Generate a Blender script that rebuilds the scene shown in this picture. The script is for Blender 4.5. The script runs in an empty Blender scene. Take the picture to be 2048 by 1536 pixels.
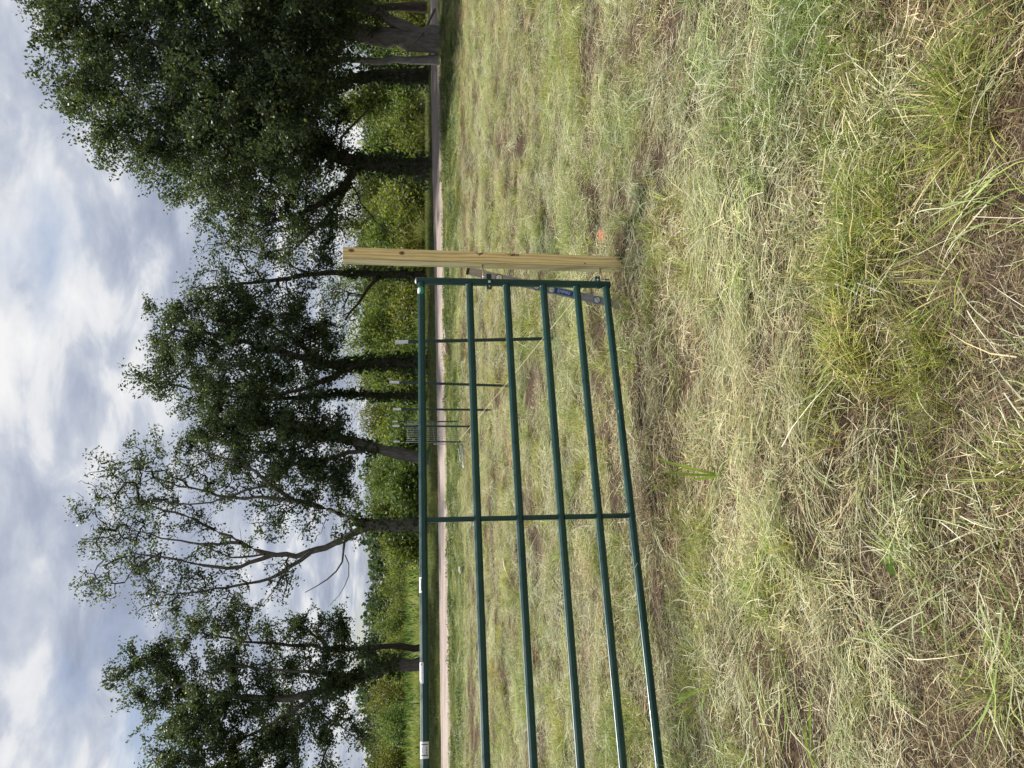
import bpy, math, random
import numpy as np
from mathutils import Vector, Matrix

R = math.radians
rng = np.random.default_rng(11)
random.seed(11)
SC = bpy.context.scene
COL = SC.collection

# ------------------------------------------------------------------ camera
FPX = 1480.0                      # focal length in pixels of the 2048 px long side
CAM_H = 1.45
PITCH = R(7.6)
ROLL = R(0.15)
cam_d = bpy.data.cameras.new('camera')
cam_d.sensor_fit = 'HORIZONTAL'
cam_d.sensor_width = 36.0
cam_d.lens = 36.0 * FPX / 2048.0
cam_d.clip_start = 0.05
cam_d.clip_end = 3000.0
cam = bpy.data.objects.new('camera', cam_d)
COL.objects.link(cam)
FWD = Vector((0, math.cos(PITCH), -math.sin(PITCH)))
UPV = Vector((0, math.sin(PITCH), math.cos(PITCH)))
RGT = Vector((1, 0, 0))
# the phone was held on its side: image right is down, image up is to the right
ax_x = (-UPV * math.cos(ROLL) + RGT * math.sin(ROLL))
ax_y = (RGT * math.cos(ROLL) + UPV * math.sin(ROLL))
ax_z = -FWD
m = Matrix.Identity(4)
for i in range(3):
    m[i][0] = ax_x[i]; m[i][1] = ax_y[i]; m[i][2] = ax_z[i]
m[2][3] = CAM_H
cam.matrix_world = m
SC.camera = cam

# ------------------------------------------------------------------ world, sun, exposure
SUN_EL, SUN_AZ = R(66), R(-30)     # azimuth clockwise from +Y (straight ahead) towards +X
sun_dir = Vector((math.sin(SUN_AZ) * math.cos(SUN_EL), math.cos(SUN_AZ) * math.cos(SUN_EL), math.sin(SUN_EL)))
world = bpy.data.worlds.new('World')
SC.world = world
world.use_nodes = True
wn = world.node_tree.nodes; wl = world.node_tree.links
wn.clear()
def N(tree, typ, **kw):
    n = tree.nodes.new(typ)
    for k, v in kw.items():
        setattr(n, k, v)
    return n
WT = world.node_tree
def wmath(op, a, b=None, c=None):
    n = N(WT, 'ShaderNodeMath', operation=op)
    for i, v in enumerate((a, b, c)):
        if v is None: continue
        if isinstance(v, (int, float)): n.inputs[i].default_value = v
        else: wl.new(v, n.inputs[i])
    return n.outputs[0]
sky = N(WT, 'ShaderNodeTexSky', sky_type='NISHITA')
sky.sun_disc = False
sky.sun_elevation = SUN_EL
sky.sun_rotation = SUN_AZ
sky.air_density = 1.2; sky.dust_density = 1.6
bg_sky = N(WT, 'ShaderNodeBackground'); bg_sky.inputs[1].default_value = 0.08
wl.new(sky.outputs[0], bg_sky.inputs[0])
tc = N(WT, 'ShaderNodeTexCoord')
sep = N(WT, 'ShaderNodeSeparateXYZ'); wl.new(tc.outputs['Generated'], sep.inputs[0])
zc = wmath('MAXIMUM', sep.outputs[2], 0.0)
zz = wmath('ADD', zc, 0.22)
cx = wmath('DIVIDE', sep.outputs[0], zz); cy = wmath('DIVIDE', sep.outputs[1], zz)
comb = N(WT, 'ShaderNodeCombineXYZ'); wl.new(cx, comb.inputs[0]); wl.new(cy, comb.inputs[1])
def wnoise(scale, detail, rough, off, dist=0.0, stretch=(1, 1, 1)):
    mp = N(WT, 'ShaderNodeMapping'); mp.inputs['Location'].default_value = off
    mp.inputs['Scale'].default_value = stretch
    mp.inputs['Rotation'].default_value = (0, 0, R(18))
    wl.new(comb.outputs[0], mp.inputs[0])
    n = N(WT, 'ShaderNodeTexNoise'); n.inputs['Scale'].default_value = scale
    n.inputs['Detail'].default_value = detail; n.inputs['Roughness'].default_value = rough
    n.inputs['Distortion'].default_value = dist
    wl.new(mp.outputs[0], n.inputs['Vector'])
    return n.outputs[0]
def wramp(src, stops):
    r = N(WT, 'ShaderNodeValToRGB')
    while len(r.color_ramp.elements) < len(stops): r.color_ramp.elements.new(0.5)
    for e, (p, c) in zip(r.color_ramp.elements, stops):
        e.position = p; e.color = (*c, 1)
    wl.new(src, r.inputs[0])
    return r.outputs[0]
cover = wramp(wnoise(1.5, 6, 0.55, (3.1, 0.7, 0), 0.15, (0.8, 1.25, 1)), [(0.30, (0, 0, 0)), (0.46, (1, 1, 1))])
lump = wmath('ADD', wmath('MULTIPLY', wnoise(1.7, 3, 0.5, (7.3, 2.2, 0), 0.2, (0.8, 1.2, 1)), 0.48), wmath('MULTIPLY', wnoise(5.2, 8, 0.56, (1.3, 5.2, 0), 0.3, (0.95, 1.1, 1)), 0.52))
cloud_col = wramp(lump, [(0.38, (0.38, 0.43, 0.56)), (0.465, (0.52, 0.57, 0.70)), (0.525, (0.70, 0.74, 0.83)), (0.57, (0.95, 0.96, 0.99)), (0.65, (1.12, 1.11, 1.10))])
bg_cl = N(WT, 'ShaderNodeBackground'); bg_cl.inputs[1].default_value = 0.62
wl.new(cloud_col, bg_cl.inputs[0])
mix = N(WT, 'ShaderNodeMixShader')
wl.new(wmath('MULTIPLY', cover, 0.94), mix.inputs[0]); wl.new(bg_sky.outputs[0], mix.inputs[1]); wl.new(bg_cl.outputs[0], mix.inputs[2])
wout = N(WT, 'ShaderNodeOutputWorld'); wl.new(mix.outputs[0], wout.inputs[0])

sun_l = bpy.data.lights.new('sun', 'SUN')
sun_l.energy = 5.0; sun_l.angle = R(4.0); sun_l.color = (1.0, 0.95, 0.86)
sun = bpy.data.objects.new('sun', sun_l); COL.objects.link(sun)
sun.rotation_euler = (-sun_dir).to_track_quat('-Z', 'Y').to_euler()
sun.location = (10, 5, 30)

vs = SC.view_settings
vs.view_transform = 'Standard'; vs.look = 'None'; vs.exposure = 0.46; vs.gamma = 1.0
vs.use_curve_mapping = False
SC.cycles.max_bounces = 4; SC.cycles.transparent_max_bounces = 8
SC.cycles.diffuse_bounces = 2; SC.cycles.transmission_bounces = 3; SC.cycles.glossy_bounces = 2
SC.cycles.use_adaptive_sampling = True; SC.cycles.adaptive_threshold = 0.02
SC.cycles.caustics_reflective = False; SC.cycles.caustics_refractive = False

# ------------------------------------------------------------------ photo measurements -> world
def ray(px, py):
    """direction (per unit of forward distance) seen at a photo pixel"""
    a = (px - 1024.0) / FPX; b = (768.0 - py) / FPX
    d = ax_x * a + ax_y * b + FWD
    return d
def W(px, py, Y):
    d = ray(px, py); t = Y / d.y
    return np.array((d.x * t, Y, CAM_H + d.z * t))

# ------------------------------------------------------------------ terrain
PY = np.array([-30, 0, 7.5, 10, 12, 14, 17, 18.5, 20, 22, 24, 26.5, 30, 40, 60, 100, 200, 900.0])
PZ = np.array([0, 0, 0.0, .10, .14, .19, .27, .32, .42, .545, .66, .80, .88, .95, 1.05, 1.4, 2.2, 5.0])
def vnoise(x, y, seed=0):
    x = np.asarray(x, float); y = np.asarray(y, float)
    xi = np.floor(x).astype(np.int64); yi = np.floor(y).astype(np.int64)
    xf = x - xi; yf = y - yi
    def h(a, b):
        n = (a * 374761393 + b * 668265263 + seed * 974711) & 0xffffffff
        n = ((n ^ (n >> 13)) * 1274126177) & 0xffffffff
        return ((n ^ (n >> 16)) & 0xffff) / 65535.0
    u = xf * xf * (3 - 2 * xf); v = yf * yf * (3 - 2 * yf)
    return (h(xi, yi) * (1 - u) + h(xi + 1, yi) * u) * (1 - v) + (h(xi, yi + 1) * (1 - u) + h(xi + 1, yi + 1) * u) * v
def fbm(x, y, seed=0, o=3):
    s = 0; a = 0.5; t = 0
    for i in range(o):
        s = s + a * vnoise(np.asarray(x) * 2 ** i, np.asarray(y) * 2 ** i, seed + i * 17); t += a; a *= 0.5
    return s / t
def road_near(x):
    x = np.asarray(x, float)
    return 21.8 + 0.164 * x + 0.010 * np.maximum(0, x - 6) ** 2
ROAD_W = 2.75
def windrow(x, y):
    c = 2.95 + 0.10 * x + 0.12 * np.sin(x * 2.1)
    w = 0.42 + 0.25 * np.clip(-x, 0, 2)
    return np.exp(-((y - c) / w) ** 2)
def gz(x, y):
    x = np.asarray(x, float); y = np.asarray(y, float)
    z = np.interp(y, PY, PZ)
    near = np.clip((26 - y) / 6, 0, 1)
    s = y - road_near(x)
    offroad = np.clip(np.maximum(-s, s - ROAD_W) / 0.8, 0, 1)
    z = z + near * offroad * (0.09 * (fbm(x * 0.7, y * 1.1, 5) - 0.5) + 0.13 * (fbm(x * 2.0, y * 2.6, 9) - 0.5))
    z = z + 0.03 * windrow(x, y) - 0.035 * np.exp(-((x - .87) ** 2 + (y - 5.1) ** 2) / .25)
    z = z + np.clip((y - 30) / 30, 0, 1) * 0.5 * (fbm(x * 0.06, y * 0.06, 21) - 0.5)
    return z
def on_ground(px, py):
    d = ray(px, py); y = 1.0
    for k in range(4000):
        y += 0.01 + y * 0.001
        t = y / d.y
        if CAM_H + d.z * t <= float(gz(d.x * t, y)): break
    return np.array((d.x * t, y, float(gz(d.x * t, y))))

# ------------------------------------------------------------------ mesh helpers
def raw_mesh(name, V, faces, mats=(), cols=None, smooth=False, mat_idx=None):
    """V (n,3); faces: list of (k,n) index arrays"""
    me = bpy.data.meshes.new(name)
    V = np.asarray(V, np.float32)
    me.vertices.add(len(V)); me.vertices.foreach_set('co', V.ravel())
    faces = [np.asarray(f, np.int32) for f in faces if len(f)]
    nl = sum(f.size for f in faces); nf = sum(len(f) for f in faces)
    me.loops.add(nl); me.polygons.add(nf)
    me.loops.foreach_set('vertex_index', np.concatenate([f.ravel() for f in faces]))
    tot = np.concatenate([np.full(len(f), f.shape[1], np.int32) for f in faces])
    start = np.concatenate([[0], np.cumsum(tot)[:-1]]).astype(np.int32)
    me.polygons.foreach_set('loop_start', start)
    if mat_idx is not None: me.polygons.foreach_set('material_index', np.asarray(mat_idx, np.int32))
    if smooth: me.polygons.foreach_set('use_smooth', np.ones(nf, bool))
    if cols is not None:
        at = me.color_attributes.new('Col', 'FLOAT_COLOR', 'POINT')
        c = np.ones((len(V), 4), np.float32); c[:, :3] = cols
        at.data.foreach_set('color', c.ravel())
    for mt in mats: me.materials.append(mt)
    me.update(calc_edges=True)
    return me
def link(name, me, parent=None, loc=(0, 0, 0)):
    o = bpy.data.objects.new(name, me); COL.objects.link(o); o.location = loc
    if parent: o.parent = parent
    if name in ('branches', 'crown', 'ivy', 'mistletoe', 'stems'): o['kind'] = 'stuff'
    return o
def tag(o, label=None, cat=None, group=None, kind=None):
    if label: o['label'] = label
    if cat: o['category'] = cat
    if group: o['group'] = group
    if kind: o['kind'] = kind
    return o
def empty(name, loc, label, cat, group=None):
    o = bpy.data.objects.new(name, None); COL.objects.link(o)
    o.location = tuple(float(c) for c in loc); o.empty_display_size = 0.1
    return tag(o, label, cat, group)

class MB:
    """collects solids, then becomes one mesh object"""
    def __init__(s): s.v = []; s.f = []; s.c = []; s.col = (1, 1, 1)
    def add(s, vs_, fs):
        b = len(s.v)
        s.v += [tuple(float(c) for c in p) for p in vs_]; s.f += [tuple(b + i for i in f) for f in fs]
        s.c += [s.col] * len(vs_)
    def box(s, c, hx, hy, hz, X=(1, 0, 0), Y=(0, 1, 0), Z=(0, 0, 1)):
        c = np.array(c, float); X = np.array(X, float) * hx; Y = np.array(Y, float) * hy; Z = np.array(Z, float) * hz
        p = [c + X * a + Y * b + Z * d for d in (-1, 1) for b in (-1, 1) for a in (-1, 1)]
        s.add(p, [(0, 2, 3, 1), (4, 5, 7, 6), (0, 1, 5, 4), (2, 6, 7, 3), (0, 4, 6, 2), (1, 3, 7, 5)])
    def loft(s, rings, cap=True):
        n = len(rings[0]); b = []
        for r in rings: b += list(r)
        fs = []
        for k in range(len(rings) - 1):
            for i in range(n):
                j = (i + 1) % n
                fs.append((k * n + i, k * n + j, (k + 1) * n + j, (k + 1) * n + i))
        if cap:
            fs.append(tuple(range(n - 1, -1, -1))); fs.append(tuple((len(rings) - 1) * n + i for i in range(n)))
        s.add(b, fs)
    def tube(s, pts, r, n=8, cap=True, up=None, prof=None):
        pts = [np.array(p, float) for p in pts]
        rs = r if hasattr(r, '__len__') else [r] * len(pts)
        rings = []; ref = None
        for k, p in enumerate(pts):
            t = pts[min(k + 1, len(pts) - 1)] - pts[max(k - 1, 0)]; t = t / (np.linalg.norm(t) + 1e-9)
            if ref is None:
                ref = np.array(up, float) if up is not None else (np.array((0, 0, 1.)) if abs(t[2]) < .9 else np.array((1., 0, 0)))
            u = ref - t * ref.dot(t); u /= np.linalg.norm(u) + 1e-9
            w = np.cross(t, u); ref = u
            if prof is None:
                rings.append([p + rs[k] * (u * math.cos(a) + w * math.sin(a)) for a in [2 * math.pi * (i + .5) / n for i in range(n)]])
            else:
                rings.append([p + rs[k] * (u * q[1] + w * q[0]) for q in prof])
        s.loft(rings, cap)
    def build(s, name, mat, parent=None, smooth=False, bevel=0.0, origin=None):
        base = np.array(parent.location if parent and origin is None else (origin if origin is not None else (0, 0, 0)), float)
        if parent is not None and parent.parent is not None:
            base = base + np.array(parent.parent.location)
        me = bpy.data.meshes.new(name)
        me.from_pydata([tuple(np.array(p) - base) for p in s.v], [], s.f)
        if isinstance(mat, (list, tuple)):
            for q in mat: me.materials.append(q)
        else: me.materials.append(mat)
        at = me.color_attributes.new('Col', 'FLOAT_COLOR', 'POINT')
        for i, c in enumerate(s.c): at.data[i].color = (*c, 1)
        if smooth:
            for p in me.polygons: p.use_smooth = True
        me.update()
        o = bpy.data.objects.new(name, me); COL.objects.link(o)
        if parent is not None: o.parent = parent
        elif origin is not None: o.location = tuple(float(c) for c in origin)
        if bevel:
            b = o.modifiers.new('bevel', 'BEVEL'); b.width = bevel; b.segments = 2; b.limit_method = 'ANGLE'; b.angle_limit = R(50)
        return o

# ------------------------------------------------------------------ materials
def new_mat(name):
    mt = bpy.data.materials.new(name); mt.use_nodes = True
    t = mt.node_tree; t.nodes.clear()
    out = N(t, 'ShaderNodeOutputMaterial')
    return mt, t, out
def principled(t, rough=0.6, metal=0.0, spec=0.5):
    p = N(t, 'ShaderNodeBsdfPrincipled')
    p.inputs['Roughness'].default_value = rough; p.inputs['Metallic'].default_value = metal
    p.inputs['Specular IOR Level'].default_value = spec
    return p
def noise(t, scale, detail=4, rough=0.55, src='Object', stretch=None):
    tcn = N(t, 'ShaderNodeTexCoord'); o = tcn.outputs[src]
    if stretch:
        mp = N(t, 'ShaderNodeMapping'); mp.inputs['Scale'].default_value = stretch; t.links.new(o, mp.inputs[0]); o = mp.outputs[0]
    n = N(t, 'ShaderNodeTexNoise'); n.inputs['Scale'].default_value = scale; n.inputs['Detail'].default_value = detail
    n.inputs['Roughness'].default_value = rough
    t.links.new(o, n.inputs['Vector'])
    return n.outputs[0]
def ramp(t, src, stops):
    r = N(t, 'ShaderNodeValToRGB')
    while len(r.color_ramp.elements) < len(stops): r.color_ramp.elements.new(0.5)
    for e, (p, c) in zip(r.color_ramp.elements, stops):
        e.position = p; e.color = (*c, 1)
    t.links.new(src, r.inputs[0]); return r.outputs[0]
def mixc(t, a, b, fac=0.5, mode='MIX'):
    n = N(t, 'ShaderNodeMix', data_type='RGBA', blend_type=mode)
    for sock, v in ((n.inputs[6], a), (n.inputs[7], b)):
        if isinstance(v, tuple): sock.default_value = (*v, 1)
        else: t.links.new(v, sock)
    if isinstance(fac, (int, float)): n.inputs[0].default_value = fac
    else: t.links.new(fac, n.inputs[0])
    return n.outputs[2]
def bump(t, src, p, strength=0.3, dist=0.01):
    b = N(t, 'ShaderNodeBump'); b.inputs['Strength'].default_value = strength; b.inputs['Distance'].default_value = dist
    t.links.new(src, b.inputs['Height']); t.links.new(b.outputs[0], p.inputs['Normal'])
def simple(name, col, rough=0.6, metal=0.0, var=0.15, scale=30, spec=0.5, bmp=0.0, stretch=None):
    mt, t, out = new_mat(name)
    p = principled(t, rough, metal, spec)
    n = noise(t, scale, 5, 0.6, 'Object', stretch)
    c = ramp(t, n, [(0.3, tuple(x * (1 - var) for x in col)), (0.7, tuple(min(1, x * (1 + var)) for x in col))])
    t.links.new(c, p.inputs['Base Color'])
    if bmp: bump(t, n, p, bmp, 0.004)
    t.links.new(p.outputs[0], out.inputs[0])
    return mt
def leafy(name, tint=(1, 1, 1), trans=0.35, rough=0.5, inst=False, tgain=(1.5, 1.5, 0.8), spec=0.35):
    """thin leaf: colour from the 'Col' attribute, light also shines through"""
    mt, t, out = new_mat(name)
    at = N(t, 'ShaderNodeAttribute', attribute_name='Col')
    c = mixc(t, at.outputs['Color'], tint, 1.0, 'MULTIPLY')
    if inst:
        a2 = N(t, 'ShaderNodeAttribute', attribute_name='tint', attribute_type='INSTANCER')
        c = mixc(t, c, a2.outputs['Color'], 1.0, 'MULTIPLY')
    p = principled(t, rough, 0, spec); t.links.new(c, p.inputs['Base Color'])
    tr = N(t, 'ShaderNodeBsdfTranslucent')
    c2 = mixc(t, c, tgain, 1.0, 'MULTIPLY'); t.links.new(c2, tr.inputs[0])
    mx = N(t, 'ShaderNodeMixShader'); mx.inputs[0].default_value = trans
    t.links.new(p.outputs[0], mx.inputs[1]); t.links.new(tr.outputs[0], mx.inputs[2]); t.links.new(mx.outputs[0], out.inputs[0])
    return mt
def bark(name, a, b, scale=9):
    mt, t, out = new_mat(name)
    p = principled(t, 0.9, 0, 0.2)
    n = noise(t, scale, 6, 0.65, 'Object', (1, 1, 0.28))
    t.links.new(ramp(t, n, [(0.3, a), (0.7, b)]), p.inputs['Base Color'])
    bump(t, n, p, 0.8, 0.05)
    t.links.new(p.outputs[0], out.inputs[0]); return mt

M = {}
M['leaf'] = leafy('tree_leaf', trans=0.40, rough=0.45)
M['shrub'] = leafy('shrub_leaf', trans=0.38, rough=0.55)
M['grass'] = leafy('grass_blade', trans=0.28, rough=0.55, inst=True, tgain=(1.2, 1.25, 0.8), spec=0.25)
M['blade'] = leafy('single_grass_blade', trans=0.35, rough=0.45, tgain=(1.3, 1.4, 0.7))
M['bark_dark'] = bark('bark_dark', (0.035, 0.028, 0.022), (0.10, 0.08, 0.065))
M['bark_grey'] = bark('bark_grey', (0.08, 0.072, 0.062), (0.20, 0.18, 0.155), 12)
M['bark_pale'] = bark('bark_pale', (0.12, 0.115, 0.105), (0.30, 0.29, 0.265), 16)
M['twig'] = bark('twig_bark', (0.035, 0.03, 0.026), (0.085, 0.07, 0.06), 20)
M['galv'] = simple('galvanised_steel', (0.42, 0.44, 0.46), 0.45, 0.7, 0.2, 25)
M['zinc'] = simple('zinc_bolt', (0.62, 0.56, 0.40), 0.32, 0.9, 0.2, 60)
M['chrome'] = simple('bright_bolt', (0.75, 0.75, 0.74), 0.25, 0.95, 0.1, 60)
M['white_plastic'] = simple('white_plastic', (0.78, 0.79, 0.80), 0.5, 0, 0.05, 20)
M['white_paint'] = simple('white_tip_paint', (0.74, 0.76, 0.80), 0.55, 0, 0.10, 60)
M['black_ink'] = simple('black_ink', (0.012, 0.012, 0.016), 0.6, 0, 0.1)
M['grey_ink'] = simple('grey_ink', (0.12, 0.13, 0.15), 0.6, 0, 0.1)
M['blue_ink'] = simple('blue_ink', (0.03, 0.06, 0.22), 0.6, 0, 0.1)
M['red_ink'] = simple('red_ink', (0.35, 0.04, 0.06), 0.6, 0, 0.1)
M['tpost'] = simple('green_enamel_post', (0.018, 0.042, 0.034), 0.45, 0, 0.25, 30)
M['level_al'] = simple('brushed_aluminium', (0.37, 0.35, 0.34), 0.5, 0.2, 0.12, 60, stretch=(1, 1, 0.1))
M['level_blue'] = simple('blue_label', (0.012, 0.075, 0.30), 0.4, 0, 0.1, 20)
M['vial'] = simple('yellow_vial', (0.62, 0.58, 0.10), 0.15, 0, 0.1, 20)
M['string'] = simple('yellow_twine', (0.66, 0.60, 0.34), 0.8, 0, 0.1, 200)
M['wire'] = simple('galvanised_wire', (0.36, 0.38, 0.38), 0.5, 0.4, 0.1, 50)
M['dead_wood'] = simple('dead_wood', (0.34, 0.24, 0.17), 0.9, 0, 0.3, 25, bmp=0.4, stretch=(1, 1, 1))
M['pale_wood'] = simple('pale_split_wood', (0.62, 0.52, 0.38), 0.85, 0, 0.2, 30, bmp=0.3)
M['bleached'] = simple('bleached_wood', (0.70, 0.67, 0.62), 0.85, 0, 0.15, 30, bmp=0.3)
M['stone'] = simple('pale_limestone', (0.62, 0.56, 0.48), 0.9, 0, 0.2, 18, bmp=0.5)
M['orange'] = simple('orange_marking_paint', (0.80, 0.17, 0.08), 0.6, 0, 0.15, 40)
M['fence_post'] = simple('dark_steel_post', (0.03, 0.032, 0.03), 0.6, 0.2, 0.2, 20)

def gate_mat():
    mt, t, out = new_mat('gate_green_enamel')
    p = principled(t, 0.33, 0.0, 0.55)
    n = noise(t, 14, 5, 0.6)
    c = ramp(t, n, [(0.3, (0.003, 0.040, 0.035)), (0.7, (0.004, 0.056, 0.047))])
    sp = noise(t, 160, 2, 0.5)
    c = mixc(t, c, (0.10, 0.14, 0.13), ramp(t, sp, [(0.73, (0, 0, 0)), (0.78, (1, 1, 1))]))
    t.links.new(c, p.inputs['Base Color'])
    t.links.new(ramp(t, n, [(0.3, (.26,) * 3), (0.7, (.42,) * 3)]), p.inputs['Roughness'])
    t.links.new(p.outputs[0], out.inputs[0]); return mt
M['gate'] = gate_mat()

# ------------------------------------------------------------------ ground sheet
xs = np.unique(np.concatenate([np.arange(-6, 6.01, 0.10), np.arange(-14, 14.01, 0.2), np.arange(-20, 20.01, 0.5), np.arange(-60, 60.1, 4), np.arange(-420, 421, 40)]))
ys = np.unique(np.concatenate([np.arange(-3, 9.01, 0.12), np.arange(9, 24, 0.2), np.arange(24, 34.01, 0.4), np.arange(34, 80, 3), np.arange(80, 640, 40), [-40, -20, -10]]))
GX, GY = np.meshgrid(xs, ys)
GZ = gz(GX, GY)
sgn = GY - road_near(GX)
under = (sgn > -0.1) & (sgn < ROAD_W + 0.1 + 0.09 * np.clip(GX, 0, 10))
GZ = np.where(under, GZ - 0.03, GZ)
n1 = fbm(GX * 1.3, GY * 1.3, 31); n2 = fbm(GX * 5, GY * 5, 33)
soil = np.array((0.040, 0.027, 0.021)); soil2 = np.array((0.105, 0.074, 0.055)); green = np.array((0.075, 0.10, 0.03)); mead = np.array((0.14, 0.17, 0.045))
gc = soil + (soil2 - soil) * np.clip(n1 * 0.6 + n2 * 0.5, 0, 1)[..., None]
# green growth on the verges and the meadow beyond
vg = np.clip((sgn + 4.6) / 0.8, 0, 1)[..., None]
gc = gc * (1 - vg) + (green * (0.6 + 0.8 * n2[..., None])) * vg
mg = np.clip((GY - 33) / 6, 0, 1)[..., None]
gc = gc * (1 - mg) + mead * (0.7 + 0.6 * n1[..., None]) * mg
nx, ny = len(xs), len(ys)
idx = np.arange(nx * ny).reshape(ny, nx)
gf = np.stack([idx[:-1, :-1], idx[:-1, 1:], idx[1:, 1:], idx[1:, :-1]], -1).reshape(-1, 4)
mt, t, out = new_mat('ground_soil')
p = principled(t, 0.95, 0, 0.1)
at = N(t, 'ShaderNodeAttribute', attribute_name='Col')
n = noise(t, 38, 6, 0.7)
c = mixc(t, at.outputs['Color'], ramp(t, n, [(0.3, (.55, .55, .55)), (0.7, (1.35, 1.3, 1.2))]), 1.0, 'MULTIPLY')
t.links.new(c, p.inputs['Base Color']); bump(t, n, p, 0.7, 0.02); t.links.new(p.outputs[0], out.inputs[0])
M['ground'] = mt
g = link('ground', raw_mesh('ground', np.stack([GX, GY, GZ], -1).reshape(-1, 3), [gf], [M['ground']], gc.reshape(-1, 3), True))
tag(g, 'brown earth of the mown field and meadow', kind='structure')

# ------------------------------------------------------------------ dirt road
rx = np.arange(-34, 40, 0.12)
cols_ = np.linspace(0, 1, 15)
RV = []; 
for k, s_ in enumerate(cols_):
    jit = (fbm(rx * 1.6, rx * 0 + 3, 41 if k == 0 else 43) - 0.5) * 0.45 if k in (0, len(cols_) - 1) else 0
    yy = road_near(rx) + s_ * (ROAD_W + 0.09 * np.clip(rx, 0, 10)) + jit
    rut = -0.025 * (np.exp(-((s_ - .28) / .1) ** 2) + np.exp(-((s_ - .72) / .1) ** 2))
    zz_ = np.interp(yy, PY, PZ) + 0.012 + rut + 0.02 * (1 - abs(2 * s_ - 1)) + 0.02 * (fbm(rx * 2, yy * 2, 45) - .5)
    if k in (0, len(cols_) - 1): zz_ = zz_ - 0.03
    RV.append(np.stack([rx, yy, zz_], -1))
RV = np.stack(RV, 0); nk, nr = RV.shape[:2]
idx = np.arange(nk * nr).reshape(nk, nr)
rf = np.stack([idx[:-1, :-1], idx[:-1, 1:], idx[1:, 1:], idx[1:, :-1]], -1).reshape(-1, 4)
mt, t, out = new_mat('road_dirt')
p = principled(t, 0.95, 0, 0.1)
n = noise(t, 1.2, 7, 0.62, 'Object', (0.25, 2.2, 1)); n2_ = noise(t, 26, 5, 0.65)
c = ramp(t, n, [(0.32, (0.25, 0.20, 0.175)), (0.52, (0.385, 0.325, 0.29)), (0.7, (0.44, 0.385, 0.35))])
c = mixc(t, c, ramp(t, n2_, [(0.3, (.72, .70, .68)), (0.6, (1.05, 1.05, 1.05))]), 1.0, 'MULTIPLY')
t.links.new(c, p.inputs['Base Color']); bump(t, n2_, p, 0.6, 0.03); t.links.new(p.outputs[0], out.inputs[0])
M['road'] = mt
tag(link('dirt_road', raw_mesh('dirt_road', RV.reshape(-1, 3), [rf], [M['road']], None, True)), 'pale dirt track crossing behind the field', kind='structure')

# ------------------------------------------------------------------ trees
def frames(T):
    a = np.where(np.abs(T[:, 2:3]) < 0.9, np.array([[0, 0, 1.]]), np.array([[1., 0, 0]]))
    U = np.cross(a, T); U /= np.linalg.norm(U, axis=1, keepdims=True) + 1e-9
    return U, np.cross(T, U)
def tubes_mesh(chains, nside):
    """chains: list of (pts (k,3), radii (k,))"""
    Vs = []; Fs = []; base = 0
    ang = np.arange(nside) * 2 * math.pi / nside; ca, sa = np.cos(ang), np.sin(ang)
    for P_, r_ in chains:
        k = len(P_)
        T = np.gradient(P_, axis=0); T /= np.linalg.norm(T, axis=1, keepdims=True) + 1e-9
        U, Wv = frames(T)
        ring = P_[:, None, :] + r_[:, None, None] * (U[:, None, :] * ca[None, :, None] + Wv[:, None, :] * sa[None, :, None])
        Vs.append(ring.reshape(-1, 3))
        ii = base + np.arange(k * nside).reshape(k, nside)
        jj = np.roll(ii, -1, axis=1)
        Fs.append(np.stack([ii[:-1], jj[:-1], jj[1:], ii[1:]], -1).reshape(-1, 4))
        base += k * nside
    return np.concatenate(Vs), np.concatenate(Fs)
def smooth_poly(pts, step=0.35):
    pts = np.array(pts, float)
    d = np.concatenate([[0], np.cumsum(np.linalg.norm(np.diff(pts, axis=0), axis=1))])
    n = max(3, int(d[-1] / step)); s = np.linspace(0, d[-1], n)
    P_ = np.stack([np.interp(s, d, pts[:, i]) for i in range(3)], -1)
    for _ in range(2):
        Q = P_.copy(); Q[1:-1] = 0.25 * P_[:-2] + 0.5 * P_[1:-1] + 0.25 * P_[2:]; P_ = Q
    return P_
def leaves_mesh(C, size, col, up=0.35, aspect=0.55, seed=0, droop=0.0):
    """folded two-triangle-pair leaves at centres C"""
    g_ = np.random.default_rng(seed)
    n = len(C)
    D = g_.normal(size=(n, 3)); D[:, 2] -= droop; D /= np.linalg.norm(D, axis=1, keepdims=True)
    Nn = g_.normal(size=(n, 3)); Nn[:, 2] += up * 2.5
    S = np.cross(D, Nn); S /= np.linalg.norm(S, axis=1, keepdims=True) + 1e-9
    Nn = np.cross(S, D)
    L = size * g_.uniform(0.65, 1.35, (n, 1)); wv = L * aspect
    a = C - D * L * 0.5; b = C + S * wv * 0.5 - Nn * L * 0.06; c_ = C + D * L * 0.5; d_ = C - S * wv * 0.5 - Nn * L * 0.06
    V = np.stack([a, b, c_, d_], 1).reshape(-1, 3)
    i = np.arange(n)[:, None] * 4
    F = np.concatenate([i + np.array([[0, 1, 2]]), i + np.array([[0, 2, 3]])])
    return V, F, np.repeat(col, 4, axis=0)
LEAF_A = np.array((0.034, 0.056, 0.028)); LEAF_B = np.array((0.085, 0.118, 0.054)); LEAF_C = np.array((0.16, 0.18, 0.045))
def leaf_cols(n, g_, clump, a=LEAF_A, b=LEAF_B, c=LEAF_C, yellow=0.06):
    a, b, c = np.array(a), np.array(b), np.array(c)
    t_ = np.clip(g_.normal(0.42, 0.22, (n, 1)) + clump, 0, 1)
    col = a + (b - a) * t_
    y = g_.random((n, 1)) < yellow
    return np.where(y, c, col)
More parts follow.
